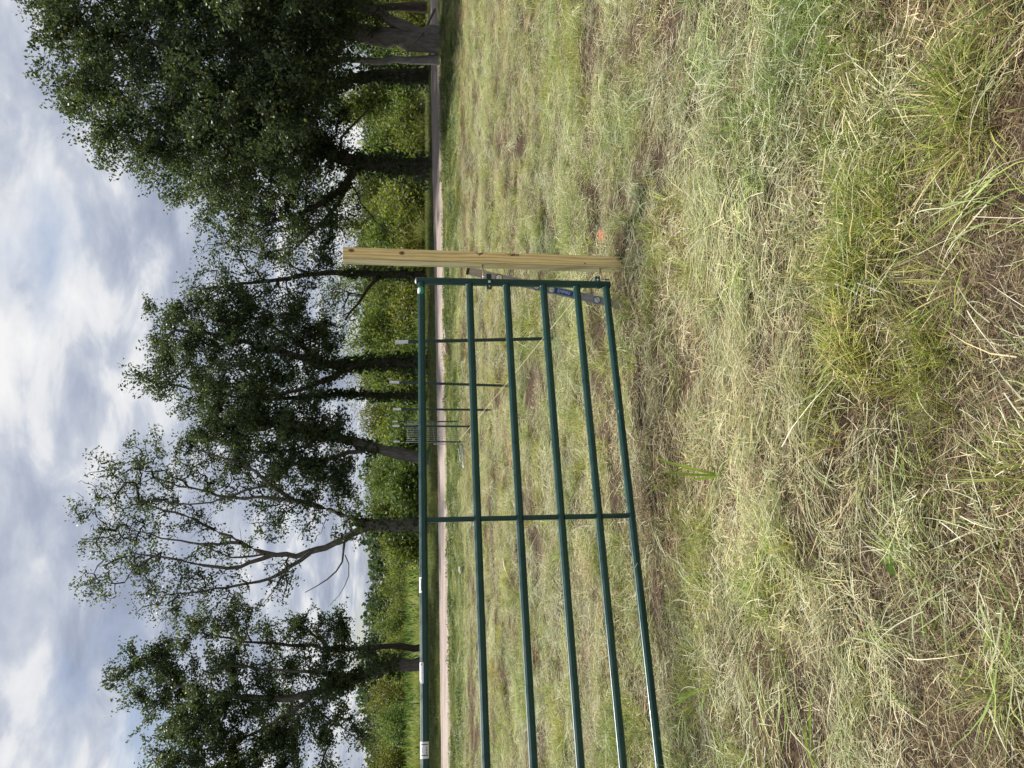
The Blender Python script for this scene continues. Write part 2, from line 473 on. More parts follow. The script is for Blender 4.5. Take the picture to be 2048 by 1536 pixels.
def tree(name, label, D, limbs, blobs, cat='tree', group=None, attr_d=1.25, n_leaf=75, leaf=0.108, spread=0.36, seed=1, depth=1.0,
         bark_m='bark_dark', ivy=(), mistletoe=(), flare=1.35, cols=(LEAF_A, LEAF_B, LEAF_C), yellow=0.06, zsink=0.12, mat='leaf', twig_r=0.010, bare=0.0, blob=1.0):
    g_ = np.random.default_rng(seed)
    s = D / FPX
    polys = []; nodes = []; nrad = []
    for li, L in enumerate(limbs):
        pts, r0, r1 = L[0], L[1], L[2]
        off = L[3] if len(L) > 3 else 0.0
        Wp = []
        for k, q in enumerate(pts):
            dd = (q[2] if len(q) > 2 else off * (k / max(1, len(pts) - 1)) * (1 if li else 0.3))
            Wp.append(W(q[0], q[1], D + dd))
        if li == 0 or (len(L) > 4 and L[4] == 'root'):
            b0 = Wp[0].copy(); Wp[0][2] = float(gz(b0[0], b0[1])) - zsink
        P_ = smooth_poly(Wp)
        P_[1:-1] += g_.normal(0, 0.025, (len(P_) - 2, 3))
        k = len(P_); tt = np.linspace(0, 1, k)
        r_ = r0 + (r1 - r0) * tt ** 0.8
        if li == 0 or (len(L) > 4 and L[4] == 'root'):
            hgt = P_[:, 2] - P_[0, 2]
            r_ = r_ * (1 + (flare - 1) * np.exp(-hgt / 0.35))
        r_ = r_ * (1 + 0.06 * g_.normal(size=k))
        polys.append((P_, r_))
        st = 0 if li else int(k * 0.45)
        nodes.append(P_[st:]); nrad.append(r_[st:])
    base = polys[0][0][0].copy(); base[2] += zsink
    root = empty(name, base, label, cat, group)
    # attraction points inside the crown's lobes
    A = []
    for b in blobs:
        px, py, rp = b[:3]
        dz = b[3] if len(b) > 3 else g_.uniform(-1.6, 1.6) * depth
        r = rp * s * 1.04 * blob
        nA = max(5, int(attr_d * (4.19 * r ** 3) ** 0.80 * 2.3))
        v = g_.normal(size=(nA, 3)); v /= np.linalg.norm(v, axis=1, keepdims=True)
        rad = r * g_.uniform(0.12, 1.08, (nA, 1)) ** 0.6
        A.append(W(px, py, D + dz) + v * rad * np.array([1, 1.05, 0.95]))
    A = np.concatenate(A)
    A = A[A[:, 2] > gz(A[:, 0], A[:, 1]) + 1.2]
    P0 = np.concatenate(nodes); R0 = np.concatenate(nrad)
    dmin = np.array([np.min(np.linalg.norm(P0 - a, axis=1)) for a in A])
    A = A[np.argsort(dmin)]
    cap = len(P0) + len(A) * 14
    pos = np.zeros((cap, 3)); par = np.full(cap, -1); cnt = np.zeros(cap); rr = np.zeros(cap)
    n0 = len(P0); pos[:n0] = P0; rr[:n0] = R0; nn = n0
    chains_i = []
    for a in A:
        d = np.linalg.norm(pos[:nn] - a, axis=1)
        d = d + np.maximum(0, pos[:nn, 2] - a[2]) * 0.5
        j = int(np.argmin(d)); p0 = pos[j]
        dist = np.linalg.norm(a - p0)
        k = max(2, min(12, int(dist / 0.35)))
        tt = np.linspace(0, 1, k + 1)[1:, None]
        seg = p0 + (a - p0) * tt
        seg = seg + np.sin(tt * math.pi) * np.array([[0, 0, 0.10 * dist]]) + g_.normal(0, 0.05, seg.shape) * np.sqrt(tt)
        ch = [j]
        for q in seg:
            if nn >= cap: break
            pos[nn] = q; par[nn] = ch[-1]; ch.append(nn); nn += 1
        chains_i.append(ch)
    for ch in chains_i:          # how many twigs hang on each node
        i = ch[-1]
        while i >= 0:
            cnt[i] += 1; i = par[i]
    rad_ = np.where(np.arange(cap) < n0, rr, twig_r * np.maximum(cnt, 1) ** 0.46)
    tw = []
    for ch in chains_i:
        q = pos[ch]; r_ = rad_[ch].copy(); r_[0] = min(r_[0], r_[1] * 1.15); r_[-1] *= 0.5
        tw.append((q, r_))
    V, F = tubes_mesh(polys, 10)
    link('trunk', raw_mesh('trunk', V - base, [F], [M[bark_m]], None, True), root)
    V, F = tubes_mesh(tw, 4)
    link('branches', raw_mesh('branches', V - base, [F], [M['twig']], None, True), root)
    # foliage round the ends of the twigs
    ends = np.array([ch[-1] for ch in chains_i]); mids = np.array([ch[max(0, len(ch) - 3)] for ch in chains_i])
    clump = g_.normal(0, 0.24, len(ends))
    nl = np.maximum(6, (n_leaf * 2.1 * g_.uniform(0.35, 1.5, len(ends))).astype(int))
    nl = np.where(g_.random(len(ends)) < bare, 0, nl)
    rep = np.repeat(np.arange(len(ends)), nl)
    # sub-sprays: leaves gather on short shoots
    spray = np.clip(g_.normal(0, spread, (len(ends), 7, 3)), -1.7 * spread, 1.7 * spread) * np.array([1, 1, 0.8])
    sp = spray[rep, g_.integers(0, 7, len(rep))]
    tpos = g_.uniform(0, 1, (len(rep), 1)) ** 0.6
    C = pos[mids[rep]] * (1 - tpos) + pos[ends[rep]] * tpos + sp * g_.uniform(0.25, 1.05, (len(rep), 1)) + np.clip(g_.normal(0, 0.07, (len(rep), 3)), -.12, .12)
    V, F, cc = leaves_mesh(C, leaf, leaf_cols(len(C), g_, clump[rep][:, None], *cols, yellow=yellow), seed=seed + 5)
    link('crown', raw_mesh('crown', V - base, [F], [M[mat]], cc, False), root)
    # ivy climbing the trunk
    if ivy:
        Cs = []
        for li, t0, t1, dens, thick in ivy:
            P_, r_ = polys[li]
            n = int(dens * np.linalg.norm(P_[-1] - P_[0]) * (t1 - t0))
            u = g_.uniform(t0, t1, n) * (len(P_) - 1)
            i0 = np.floor(u).astype(int).clip(0, len(P_) - 2); f = (u - i0)[:, None]
            q = P_[i0] * (1 - f) + P_[i0 + 1] * f
            v = g_.normal(size=(n, 3)); v[:, 2] *= 0.3; v /= np.linalg.norm(v, axis=1, keepdims=True)
            lum = 0.5 + fbm(u * 0.9, v[:, 0] * 1.5, 3)
            Cs.append(q + v * (r_[i0][:, None] + g_.uniform(0, thick, (n, 1)) * lum[:, None]))
        C = np.concatenate(Cs)
        V, F, cc = leaves_mesh(C, 0.12, leaf_cols(len(C), g_, 0.0, (0.025, 0.05, 0.018), (0.06, 0.10, 0.03), (0.10, 0.13, 0.03)), seed=seed + 9, aspect=0.9)
        link('ivy', raw_mesh('ivy', V - base, [F], [M['leaf']], cc, False), root)
    for px, py, rp in mistletoe:
        n = int(240 * (rp / 18) ** 2)
        v = g_.normal(size=(n, 3)); v /= np.linalg.norm(v, axis=1, keepdims=True)
        C = W(px, py, D) + v * rp * s * g_.uniform(0.2, 1.0, (n, 1)) ** 0.5
        V, F, cc = leaves_mesh(C, 0.10, leaf_cols(n, g_, 0.0, (0.03, 0.045, 0.02), (0.07, 0.09, 0.035), (0.1, 0.12, 0.03)), seed=seed + 13)
        o = link('mistletoe', raw_mesh('mistletoe', V - base, [F], [M['leaf']], cc, False), root)
        o['label'] = 'dark round mistletoe clump'
    return root

GT = 'large trees along the dirt track'
tree('shade_tree', 'massive dark tree with thick forked grey trunk at far right by the track', 23.6,
     [([(868, 82), (840, 82), (790, 78), (740, 70), (690, 62), (600, 60), (500, 80), (380, 90), (250, 80)], .36, .07),
      ([(850, 74), (800, 47), (750, 24), (700, 6), (600, -30), (450, -60)], .20, .06, -1.0),
      ([(690, 62), (600, 120), (500, 180), (400, 190)], .13, .04, -1.5)],
     [(135, 45, 85), (110, -70, 110), (230, 120, 130), (300, -60, 170), (400, 60, 170), (470, -120, 180), (540, 60, 150, -2), (620, -40, 130), (610, 130, 95, -2.5), (180, 190, 80), (330, 190, 110, -1), (450, 190, 110, -2), (550, 210, 90, -2.5), (650, 60, 70, -1.5)],
     group=GT, bark_m='bark_grey', seed=3, n_leaf=95, attr_d=1.35)
tree('shade_tree', 'tall tree with slender pale ringed trunk left of the forked grey trunk', 23.9,
     [([(868, 118), (800, 121), (740, 120), (680, 118), (620, 128), (520, 165), (400, 220), (300, 250)], .135, .04),
      ([(640, 124), (560, 200), (480, 270), (400, 310)], .08, .03, -0.5)],
     [(215, 235, 75), (260, 300, 70), (330, 250, 100), (330, 345, 55), (430, 280, 110), (420, 365, 60), (530, 290, 95), (600, 230, 80), (500, 360, 70), (150, 160, 60)],
     group=GT, bark_m='bark_pale', seed=5, n_leaf=85, flare=1.5)
tree('shade_tree', 'dark ivy covered trunk standing behind the slender pale trunk', 28.5,
     [([(857, 152), (760, 150), (690, 158), (620, 185), (520, 230), (430, 240)], .30, .08),
      ([(690, 160), (640, 200), (600, 260), (560, 300)], .1, .04)],
     [(520, 250, 110), (600, 190, 90), (620, 290, 70), (420, 200, 120), (560, 120, 110), (660, 170, 50), (675, 240, 40)],
     group=GT, seed=7, ivy=[(0, 0.0, 0.6, 330, 0.28)], n_leaf=80)
tree('shade_tree', 'dark straight trunk at the extreme right edge behind the forked tree', 29.5,
     [([(858, 14), (780, 14), (700, 16), (600, 10), (480, -10)], .19, .08)],
     [(480, -60, 150), (600, 20, 100), (560, -120, 150), (660, -40, 80), (670, 60, 50)],
     group=GT, seed=9, n_leaf=70)
tree('shade_tree', 'black ivy covered tree with wide low forks right of the wooden post', 27.5,
     [([(853, 337), (800, 333), (740, 328), (715, 323), (690, 318), (640, 300), (560, 300), (460, 320), (400, 330)], .37, .06),
      ([(716, 325), (704, 348), (690, 375), (655, 400), (600, 430), (530, 450)], .17, .05, -1),
      ([(712, 330), (706, 356), (664, 425), (610, 480), (560, 520)], .11, .04, 1),
      ([(688, 318), (668, 290), (690, 262), (720, 235), (752, 205)], .07, .02, -1.2),
      ([(680, 316), (650, 270), (600, 240), (540, 230)], .10, .04),
      ([(700, 365), (720, 400), (745, 440), (790, 470)], .035, .012, -0.5)],
     [(425, 340, 80), (395, 400, 55), (460, 420, 80), (500, 340, 95), (560, 420, 90), (540, 490, 40), (610, 475, 65), (620, 390, 70), (600, 300, 80), (655, 520, 45), (640, 330, 50), (520, 250, 80), (650, 440, 45), (690, 420, 30)],
     group=GT, seed=11, ivy=[(0, 0.0, 0.55, 420, 0.26), (1, 0, 0.5, 260, 0.15)], n_leaf=82)
tree('shade_tree', 'leaning dark tree directly behind the wooden gate post', 30,
     [([(846, 553), (790, 550), (740, 548), (690, 548), (640, 545), (560, 560), (470, 570), (400, 580)], .19, .04),
      ([(760, 548), (735, 575), (715, 610), (690, 640)], .09, .03, -1),
      ([(620, 548), (560, 520), (480, 500)], .07, .025)],
     [(430, 530, 55), (480, 490, 45), (400, 590, 60), (480, 590, 75), (540, 540, 65), (560, 620, 70), (620, 590, 55), (650, 540, 50), (660, 625, 50), (700, 600, 40), (440, 640, 60)],
     group=GT, seed=13, n_leaf=34, ivy=[(0, 0, 0.4, 200, 0.14)], attr_d=1.1, bare=.12)
tree('shade_tree', 'broad ivy clad tree behind the nearest pair of steel fence posts', 28.5,
     [([(838, 722), (790, 725), (740, 727), (700, 728), (660, 733), (600, 715), (520, 690), (430, 670), (350, 660)], .25, .05),
      ([(720, 727), (690, 742), (650, 762), (590, 785), (520, 790)], .14, .04, -1),
      ([(640, 728), (590, 680), (520, 640), (460, 610)], .1, .03, 1)],
     [(345, 620, 50), (330, 690, 50), (400, 640, 75), (400, 730, 75), (480, 610, 70), (480, 690, 85), (560, 650, 75), (560, 740, 80), (620, 680, 60), (310, 745, 38), (640, 745, 45), (500, 780, 60), (655, 640, 40), (690, 690, 30)],
     group=GT, seed=15, ivy=[(0, 0.0, 0.5, 380, 0.22), (1, 0, .4, 160, .12)], n_leaf=98)
tree('shade_tree', 'slim straight dark trunk behind the middle steel fence posts', 29.2,
     [([(838, 793), (760, 790), (690, 790), (620, 792), (540, 800), (440, 790), (350, 770)], .155, .03),
      ([(600, 793), (540, 840), (470, 860)], .06, .02)],
     [(305, 765, 40), (360, 790, 55), (430, 820, 70), (440, 760, 60), (500, 850, 70), (570, 820, 60), (590, 870, 50), (640, 800, 35)],
     group=GT, seed=17, ivy=[(0, 0.0, 0.45, 300, 0.16)], n_leaf=96)
tree('shade_tree', 'tree with leaning bare grey trunk behind the wire panel corner', 28,
     [([(838, 919), (800, 909), (760, 898), (720, 889), (680, 876), (640, 863), (580, 850), (500, 850), (420, 860)], .27, .05),
      ([(740, 893), (700, 905), (650, 920), (600, 925), (550, 940)], .11, .03, -0.8),
      ([(650, 865), (600, 900), (540, 905), (480, 900)], .08, .03, 1)],
     [(430, 870, 60), (500, 910, 70), (490, 830, 60), (570, 870, 75), (600, 930, 65), (640, 900, 60), (660, 950, 50), (560, 965, 45), (400, 890, 40), (690, 905, 35), (650, 840, 50), (690, 965, 35), (625, 985, 30)],
     group=GT, seed=19, ivy=[(0, 0.25, 0.6, 260, 0.16)], bark_m='bark_grey', n_leaf=105)
tree('open_tree', 'sparse half bare tree with forked limbs and open sky between branches', 27.5,
     [([(838, 1053), (800, 1052), (765, 1050), (738, 1050)], .23, .20),
      ([(742, 1049), (700, 1035), (650, 1018), (600, 1003), (575, 995), (540, 970), (500, 935), (460, 920), (400, 900)], .14, .025, -1.2),
      ([(742, 1052), (700, 1070), (640, 1100), (580, 1112), (530, 1108), (480, 1085), (430, 1060), (370, 1030), (290, 1010)], .155, .025, 1.0),
      ([(602, 1003), (560, 1000), (520, 990), (470, 1000), (400, 980), (300, 955)], .09, .02, 1.5),
      ([(620, 1106), (570, 1140), (530, 1165), (470, 1170), (400, 1185), (330, 1190)], .085, .018, -1.0),
      ([(690, 1075), (692, 1110), (685, 1140), (650, 1165), (610, 1185)], .05, .012, -0.6),
      ([(545, 1109), (500, 1130), (440, 1140), (360, 1120), (260, 1105)], .09, .02, -1.4),
      ([(690, 1110), (710, 1140), (690, 1180), (660, 1210)], .025, .008),
      ([(480, 1086), (420, 1090), (350, 1080), (260, 1060)], .06, .015, 1.4),
      ([(540, 970), (480, 985), (400, 1010), (300, 1000)], .055, .015, -1.2),
      ([(530, 1108), (470, 1120), (400, 1090)], .05, .015, 0.8), ([(575, 1125), (545, 1190), (510, 1225)], .03, .01, 0.3)],
     [(205, 955, 40), (260, 925, 40), (330, 920, 50), (250, 1000, 45), (340, 985, 45), (290, 1060, 45), (215, 1070, 40), (230, 1150, 40), (300, 1130, 40), (360, 1190, 50), (300, 1195, 35), (400, 1130, 45), (410, 1010, 45), (410, 940, 45), (480, 950, 40), (455, 1190, 36), (540, 1040, 40), (610, 1045, 35), (690, 1010, 32), (690, 1060, 28), (160, 1010, 26), (175, 1175, 26), (470, 1090, 35), (650, 985, 32), (560, 1145, 36)],
     group=GT, seed=21, n_leaf=15, attr_d=6.6, spread=0.22, leaf=0.105, bare=.48, blob=1.22, bark_m='bark_grey', mistletoe=[(281, 1136, 19), (373, 1051, 15), (228, 1082, 11), (345, 1000, 9)],
     ivy=[(0, 0.2, 1.0, 200, 0.30), (1, 0, .12, 300, .2)], twig_r=0.0075)
tree('shade_tree', 'slimmer right hand trunk of the pair at the left behind the gate', 28.3,
     [([(838, 1297), (800, 1294), (770, 1292), (730, 1295), (680, 1300), (600, 1290), (500, 1285), (420, 1270)], .125, .03),
      ([(660, 1299), (620, 1260), (570, 1235)], .05, .02)],
     [(390, 1270, 50), (460, 1260, 55), (480, 1310, 50), (550, 1275, 52), (600, 1250, 28), (620, 1300, 55), (680, 1270, 45), (720, 1290, 35), (670, 1240, 26), (330, 1295, 36), (740, 1320, 30)],
     group=GT, seed=23, n_leaf=105)
tree('shade_tree', 'thicker left hand trunk of the pair, wide crown at the left edge', 28,
     [([(838, 1327), (790, 1330), (760, 1340), (720, 1355), (660, 1375), (600, 1395), (540, 1400), (450, 1390), (350, 1370)], .24, .05),
      ([(610, 1393), (640, 1430), (680, 1450), (722, 1482)], .05, .015, -1),
      ([(640, 1380), (560, 1440), (480, 1480), (400, 1500)], .1, .03, 1),
      ([(720, 1355), (640, 1345), (560, 1340), (450, 1330)], .09, .03, -1)],
     [(235, 1345, 38), (290, 1330, 50), (300, 1400, 55), (370, 1360, 70), (380, 1440, 75), (460, 1390, 80), (460, 1480, 80), (540, 1430, 80), (550, 1350, 60), (600, 1490, 70), (630, 1400, 60), (640, 1340, 50), (690, 1350, 38), (690, 1440, 32), (340, 1510, 60), (520, 1550, 80), (715, 1480, 25), (420, 1580, 90), (640, 1560, 60)],
     group=GT, seed=25, ivy=[(0, 0.12, 0.45, 380, 0.26)], n_leaf=115, bark_m='bark_grey')

# ------------------------------------------------------------------ shrubs and small trees beyond the track
SA, SB, SC_ = np.array((0.075, 0.105, 0.025)), np.array((0.18, 0.22, 0.05)), np.array((0.26, 0.27, 0.07))
GS = 'light green shrubs beyond the track'
def shrub(label, px_top, py, wpx, Y, seed, tone=1.0, group=GS, cols=None, leaf=0.165, low=0.12):
    g_ = np.random.default_rng(seed)
    topw = W(px_top, py, Y); base = np.array((topw[0], Y, float(gz(topw[0], Y))))
    H = topw[2] - base[2]; Rr = wpx * 0.5 * Y / FPX
    root = empty('shrub', base, label, 'shrub', group)
    ch = []; tips = []
    nst = int(g_.integers(10, 22))
    lean = g_.normal(0, .12, 2)
    for k in range(nst):
        a = g_.uniform(0, 6.28); d = Rr * g_.uniform(0.05, 1.05); h = H * (1 - 0.6 * min(1, d / Rr) ** 1.7) * g_.uniform(0.42, 1.14)
        e = np.array((math.cos(a) * d + lean[0] * h, math.sin(a) * d * 0.8 + lean[1] * h, h)); st = np.array((math.cos(a), math.sin(a), 0)) * Rr * 0.15
        mid = st * 0.6 + e * 0.4; mid[2] = h * 0.55
        P_ = smooth_poly([st + (0, 0, -.1), mid, e], 0.5); ch.append((P_, np.linspace(0.05, 0.008, len(P_))))
        m_ = int(g_.integers(8, 26)); tt = g_.uniform(low, 1.0, m_) ** 0.8
        q = np.stack([np.interp(tt * (len(P_) - 1), np.arange(len(P_)), P_[:, i]) for i in range(3)], -1)
        tips.append(q + g_.normal(0, 0.22 * Rr, (m_, 3)) * np.array([1, 1, .5]))
    T_ = np.concatenate(tips); T_[:, 2] = np.maximum(T_[:, 2], 0.15)
    nl = np.maximum(8, (66 * g_.uniform(.2, 1.8, len(T_))).astype(int)); hs = g_.normal(0, .13); hv = np.array((1 + hs, 1, 1 - hs * .8))
    rep = np.repeat(np.arange(len(T_)), nl)
    sg = g_.uniform(.16, .42, (len(T_), 1))
    C = T_[rep] + g_.normal(0, 1, (len(rep), 3)) * np.array([1, 1, 1.2]) * sg[rep]
    cl = g_.normal(0, .28, len(T_))[rep][:, None]
    ok = C[:, 2] > 0.02; C = C[ok]; cl = cl[ok]
    a_, b_, c__ = cols if cols is not None else (SA, SB, SC_)
    V, F, cc = leaves_mesh(C, leaf, leaf_cols(len(C), g_, cl, a_ * tone * hv, b_ * tone * hv, c__ * tone * hv, .1), seed=seed + 3, aspect=0.45, droop=0.3)
    Vt, Ft = tubes_mesh(ch, 4)
    link('stems', raw_mesh('stems', Vt, [Ft], [M['twig']], None, True), root)
    link('crown', raw_mesh('crown', V, [F], [M['shrub']], cc, False), root)
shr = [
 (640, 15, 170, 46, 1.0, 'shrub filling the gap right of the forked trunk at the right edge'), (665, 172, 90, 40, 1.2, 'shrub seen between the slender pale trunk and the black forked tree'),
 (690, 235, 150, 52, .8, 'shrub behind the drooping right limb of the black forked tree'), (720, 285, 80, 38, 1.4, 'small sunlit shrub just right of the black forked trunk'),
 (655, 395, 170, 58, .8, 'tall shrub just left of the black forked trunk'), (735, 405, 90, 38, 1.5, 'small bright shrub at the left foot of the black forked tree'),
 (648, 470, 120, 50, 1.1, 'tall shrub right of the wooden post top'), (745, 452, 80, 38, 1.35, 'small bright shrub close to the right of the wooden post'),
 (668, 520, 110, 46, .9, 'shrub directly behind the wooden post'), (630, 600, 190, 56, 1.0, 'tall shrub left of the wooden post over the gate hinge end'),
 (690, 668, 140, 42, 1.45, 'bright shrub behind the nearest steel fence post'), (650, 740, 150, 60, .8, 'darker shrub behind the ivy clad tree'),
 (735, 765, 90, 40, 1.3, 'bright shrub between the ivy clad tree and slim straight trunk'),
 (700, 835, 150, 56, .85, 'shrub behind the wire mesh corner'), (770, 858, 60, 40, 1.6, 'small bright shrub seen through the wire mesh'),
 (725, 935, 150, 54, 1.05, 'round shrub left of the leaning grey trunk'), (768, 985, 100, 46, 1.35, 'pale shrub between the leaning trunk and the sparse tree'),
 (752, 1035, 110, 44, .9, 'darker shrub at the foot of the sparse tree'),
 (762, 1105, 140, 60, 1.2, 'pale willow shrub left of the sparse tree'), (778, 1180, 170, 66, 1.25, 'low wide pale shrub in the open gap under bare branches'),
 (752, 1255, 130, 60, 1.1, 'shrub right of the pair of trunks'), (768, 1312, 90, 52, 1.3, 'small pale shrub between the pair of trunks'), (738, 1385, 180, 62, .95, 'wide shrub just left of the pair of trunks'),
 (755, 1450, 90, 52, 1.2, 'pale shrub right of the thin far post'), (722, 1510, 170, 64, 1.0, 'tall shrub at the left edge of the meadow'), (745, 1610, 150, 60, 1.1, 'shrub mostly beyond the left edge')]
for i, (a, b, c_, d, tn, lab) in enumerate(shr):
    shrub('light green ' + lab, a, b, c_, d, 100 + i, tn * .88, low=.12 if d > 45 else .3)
# low bushes at the foot of the trees
UA, UB, UC = np.array((0.03, 0.05, 0.02)), np.array((0.075, 0.105, 0.035)), np.array((0.12, 0.15, 0.04))
low_b = [(812, 40, 130, 33.0, 'leafy low bush in the shade at the right edge'), (800, 175, 110, 34.0, 'leafy low bush between the pale trunk and ivy trunk'), (808, 262, 120, 33.2, 'leafy low bush right of the black forked tree'),
 (815, 385, 110, 32.6, 'leafy low bush left of the black forked tree'), (806, 450, 100, 34.2, 'leafy low bush right of the wooden post'), (812, 515, 110, 33.2, 'leafy low bush hidden behind the wooden post'),
 (818, 610, 120, 33.5, 'leafy low bush over the right end of the gate'), (822, 690, 90, 34.0, 'leafy low bush right of the ivy clad tree'), (800, 765, 70, 33.0, 'leafy low bush between the two straight trunks'),
 (806, 850, 80, 34.5, 'leafy low bush behind the wire mesh fence'), (800, 985, 70, 31.0, 'round leafy bush right of the sparse tree foot'), (786, 1075, 60, 30.2, 'round leafy bush left of the sparse tree foot'), (800, 890, 50, 30.5, 'small leafy bush beside the leaning grey trunk')]
for i, (a, b, c_, d, lab) in enumerate(low_b):
    shrub(lab, a, b, c_, d, 160 + i, 1.0, 'leafy low bushes under the trees', (SA * .85, SB * .9, SC_), .15, .02)
# far wooded rise
g_ = np.random.default_rng(77)
C = []
for k in range(150):
    x = g_.uniform(-130, 110); y = g_.uniform(185, 240)
    h = 9 + 6 * fbm(x * 0.04, 2.0, 3) + g_.uniform(-1.5, 2)
    zb = float(gz(x, y)); r = g_.uniform(3.5, 6)
    n = 330
    v = g_.normal(size=(n, 3)); v /= np.linalg.norm(v, axis=1, keepdims=True)
    q = np.array((x, y, zb + h * 0.55)) + v * np.array((r, r, h * 0.5)) * g_.uniform(0.55, 1.05, (n, 1))
    C.append(q)
C = np.concatenate(C)
V, F, cc = leaves_mesh(C, 1.25, leaf_cols(len(C), g_, 0.0, (0.035, 0.06, 0.035), (0.06, 0.09, 0.045), (0.07, 0.10, 0.05)), seed=4, aspect=0.8, up=0.6)
tag(link('far_wood', raw_mesh('far_wood', V, [F], [M['leaf']], cc)), 'distant dark wooded rise beyond the meadow', 'wood', kind='stuff')

# ------------------------------------------------------------------ grass: prototypes scattered over the field
def blades(roots, dirs, length, width, col_a, col_b, bend, seg=3, lift=None, seed=0):
    """strips of blades; dirs = initial direction, bend = vector added quadratically"""
    n = len(roots); ts = np.linspace(0, 1, seg + 1)
    side = np.cross(dirs, np.array([0, 0, 1.0])); sl = np.linalg.norm(side, axis=1, keepdims=True)
    g_ = np.random.default_rng(seed)
    side = np.where(sl > 0.05, side / (sl + 1e-9), np.array([1.0, 0, 0]))
    tw = g_.uniform(-1, 1, (n, 1)) * 0.7; side = side + np.array([0, 0, 1.0]) * tw; side /= np.linalg.norm(side, axis=1, keepdims=True)
    V = []; Cc = []
    for k, t_ in enumerate(ts):
        p_ = roots + dirs * length[:, None] * t_ + bend * (t_ * t_) * length[:, None]
        w_ = width[:, None] * (1 - 0.92 * t_ ** 2.2) * 0.5
        V += [p_ - side * w_, p_ + side * w_]
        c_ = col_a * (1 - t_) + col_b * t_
        Cc += [c_, c_]
    V = np.stack(V, 1).reshape(-1, 3); Cc = np.stack(Cc, 1).reshape(-1, 3)
    m_ = 2 * (seg + 1)
    b = np.arange(n)[:, None] * m_
    F = np.concatenate([b + np.array([[2 * k, 2 * k + 1, 2 * k + 3, 2 * k + 2]]) for k in range(seg)])
    return V, F, Cc
PAL = {k: np.array(v) for k, v in dict(straw=(0.60, 0.52, 0.30), pale=(0.78, 0.74, 0.55), brown=(0.22, 0.145, 0.088), olive=(0.27, 0.27, 0.12), hay=(0.49, 0.52, 0.32), green=(0.20, 0.29, 0.07), ygreen=(0.38, 0.46, 0.11), dark=(0.06, 0.05, 0.03), lime=(0.30, 0.42, 0.07), dgreen=(0.07, 0.12, 0.035)).items()}
def pick(g_, n, names, w):
    A_ = np.stack([PAL[k] for k in names]); i = g_.choice(len(names), n, p=np.array(w) / sum(w))
    return A_[i] * g_.uniform(0.72, 1.25, (n, 1))
PROTO = bpy.data.collections.new('grass_prototypes')     # never linked to the scene itself
def proto(name, V, F, Cc):
    me = raw_mesh(name, V, [F], [M['grass']], Cc)
    o = bpy.data.objects.new(name, me); return o
def cat(parts):
    Vs, Fs, Cs = [], [], []; b = 0
    for V, F, c_ in parts:
        Vs.append(V); Fs.append(F + b); Cs.append(c_); b += len(V)
    return np.concatenate(Vs), np.concatenate(Fs), np.concatenate(Cs)
def thatch(seed, n=560, r=0.30, names=('straw', 'pale', 'brown', 'olive', 'hay'), w=(3.4, 1.4, 3.0, 1.6, 1.2), lmin=.02, lmax=.10, hmax=0.035, aniso=None, wid=(.0010, .0026), rise=0.18):
    g_ = np.random.default_rng(seed)
    a = g_.uniform(0, 6.283, n); q = r * np.sqrt(g_.random(n))
    ro = np.stack([np.cos(a) * q, np.sin(a) * q, hmax * g_.random(n) ** 1.5], -1)
    d = g_.uniform(0, 6.283, n) if aniso is None else np.where(g_.random(n) < .5, 0, math.pi) + g_.normal(0, aniso, n)
    D = np.stack([np.cos(d), np.sin(d), g_.normal(0.02, rise, n)], -1); D /= np.linalg.norm(D, axis=1, keepdims=True)
    L = g_.uniform(lmin, lmax, n)
    bd = g_.normal(0, 0.32, (n, 3)); bd[:, 2] = -np.abs(bd[:, 2]) * 0.35 - D[:, 2] * 0.9
    c_ = pick(g_, n, names, w)
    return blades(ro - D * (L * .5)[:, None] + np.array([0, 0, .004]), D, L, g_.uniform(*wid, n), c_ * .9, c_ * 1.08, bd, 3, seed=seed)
def tuft(seed, n=46, h=(.07, .19), r=0.04, splay=0.9, names=('green', 'ygreen', 'lime', 'straw', 'olive'), w=(3, 4, 1.5, 1.6, 1.5), wid=(.002, .0045), droop=0.35):
    g_ = np.random.default_rng(seed)
    a = g_.uniform(0, 6.283, n); q = r * np.sqrt(g_.random(n))
    ro = np.stack([np.cos(a) * q, np.sin(a) * q, np.full(n, -.01)], -1)
    sp = np.abs(g_.normal(0, splay, n)); D = np.stack([np.cos(a) * sp, np.sin(a) * sp, np.ones(n)], -1); D += g_.normal(0, .15, (n, 3))
    D /= np.linalg.norm(D, axis=1, keepdims=True)
    L = g_.uniform(*h, n); bd = np.stack([np.cos(a) * .3, np.sin(a) * .3, np.full(n, -droop)], -1) * g_.uniform(.2, 1.4, (n, 1))
    c_ = pick(g_, n, names, w)
    root_c = c_ * 0.5 + PAL['brown'] * 0.45  # browner roots, darkened too as painted shade low in the tuft
    return blades(ro, D, L, g_.uniform(*wid, n), root_c, c_ * 1.08, bd, 3, seed=seed)
def weed(seed, n=46):
    g_ = np.random.default_rng(seed)
    a = g_.uniform(0, 6.283, n); q = .22 * np.sqrt(g_.random(n))
    C = np.stack([np.cos(a) * q, np.sin(a) * q, g_.uniform(.01, .11, n)], -1)
    return leaves_mesh(C, .06, pick(g_, n, ('green', 'dgreen', 'olive'), (1.5, 5, 1)), up=.7, seed=seed)
P_list = []
for k in range(3): P_list.append(proto('p%02d_thatch' % k, *thatch(200 + k)))
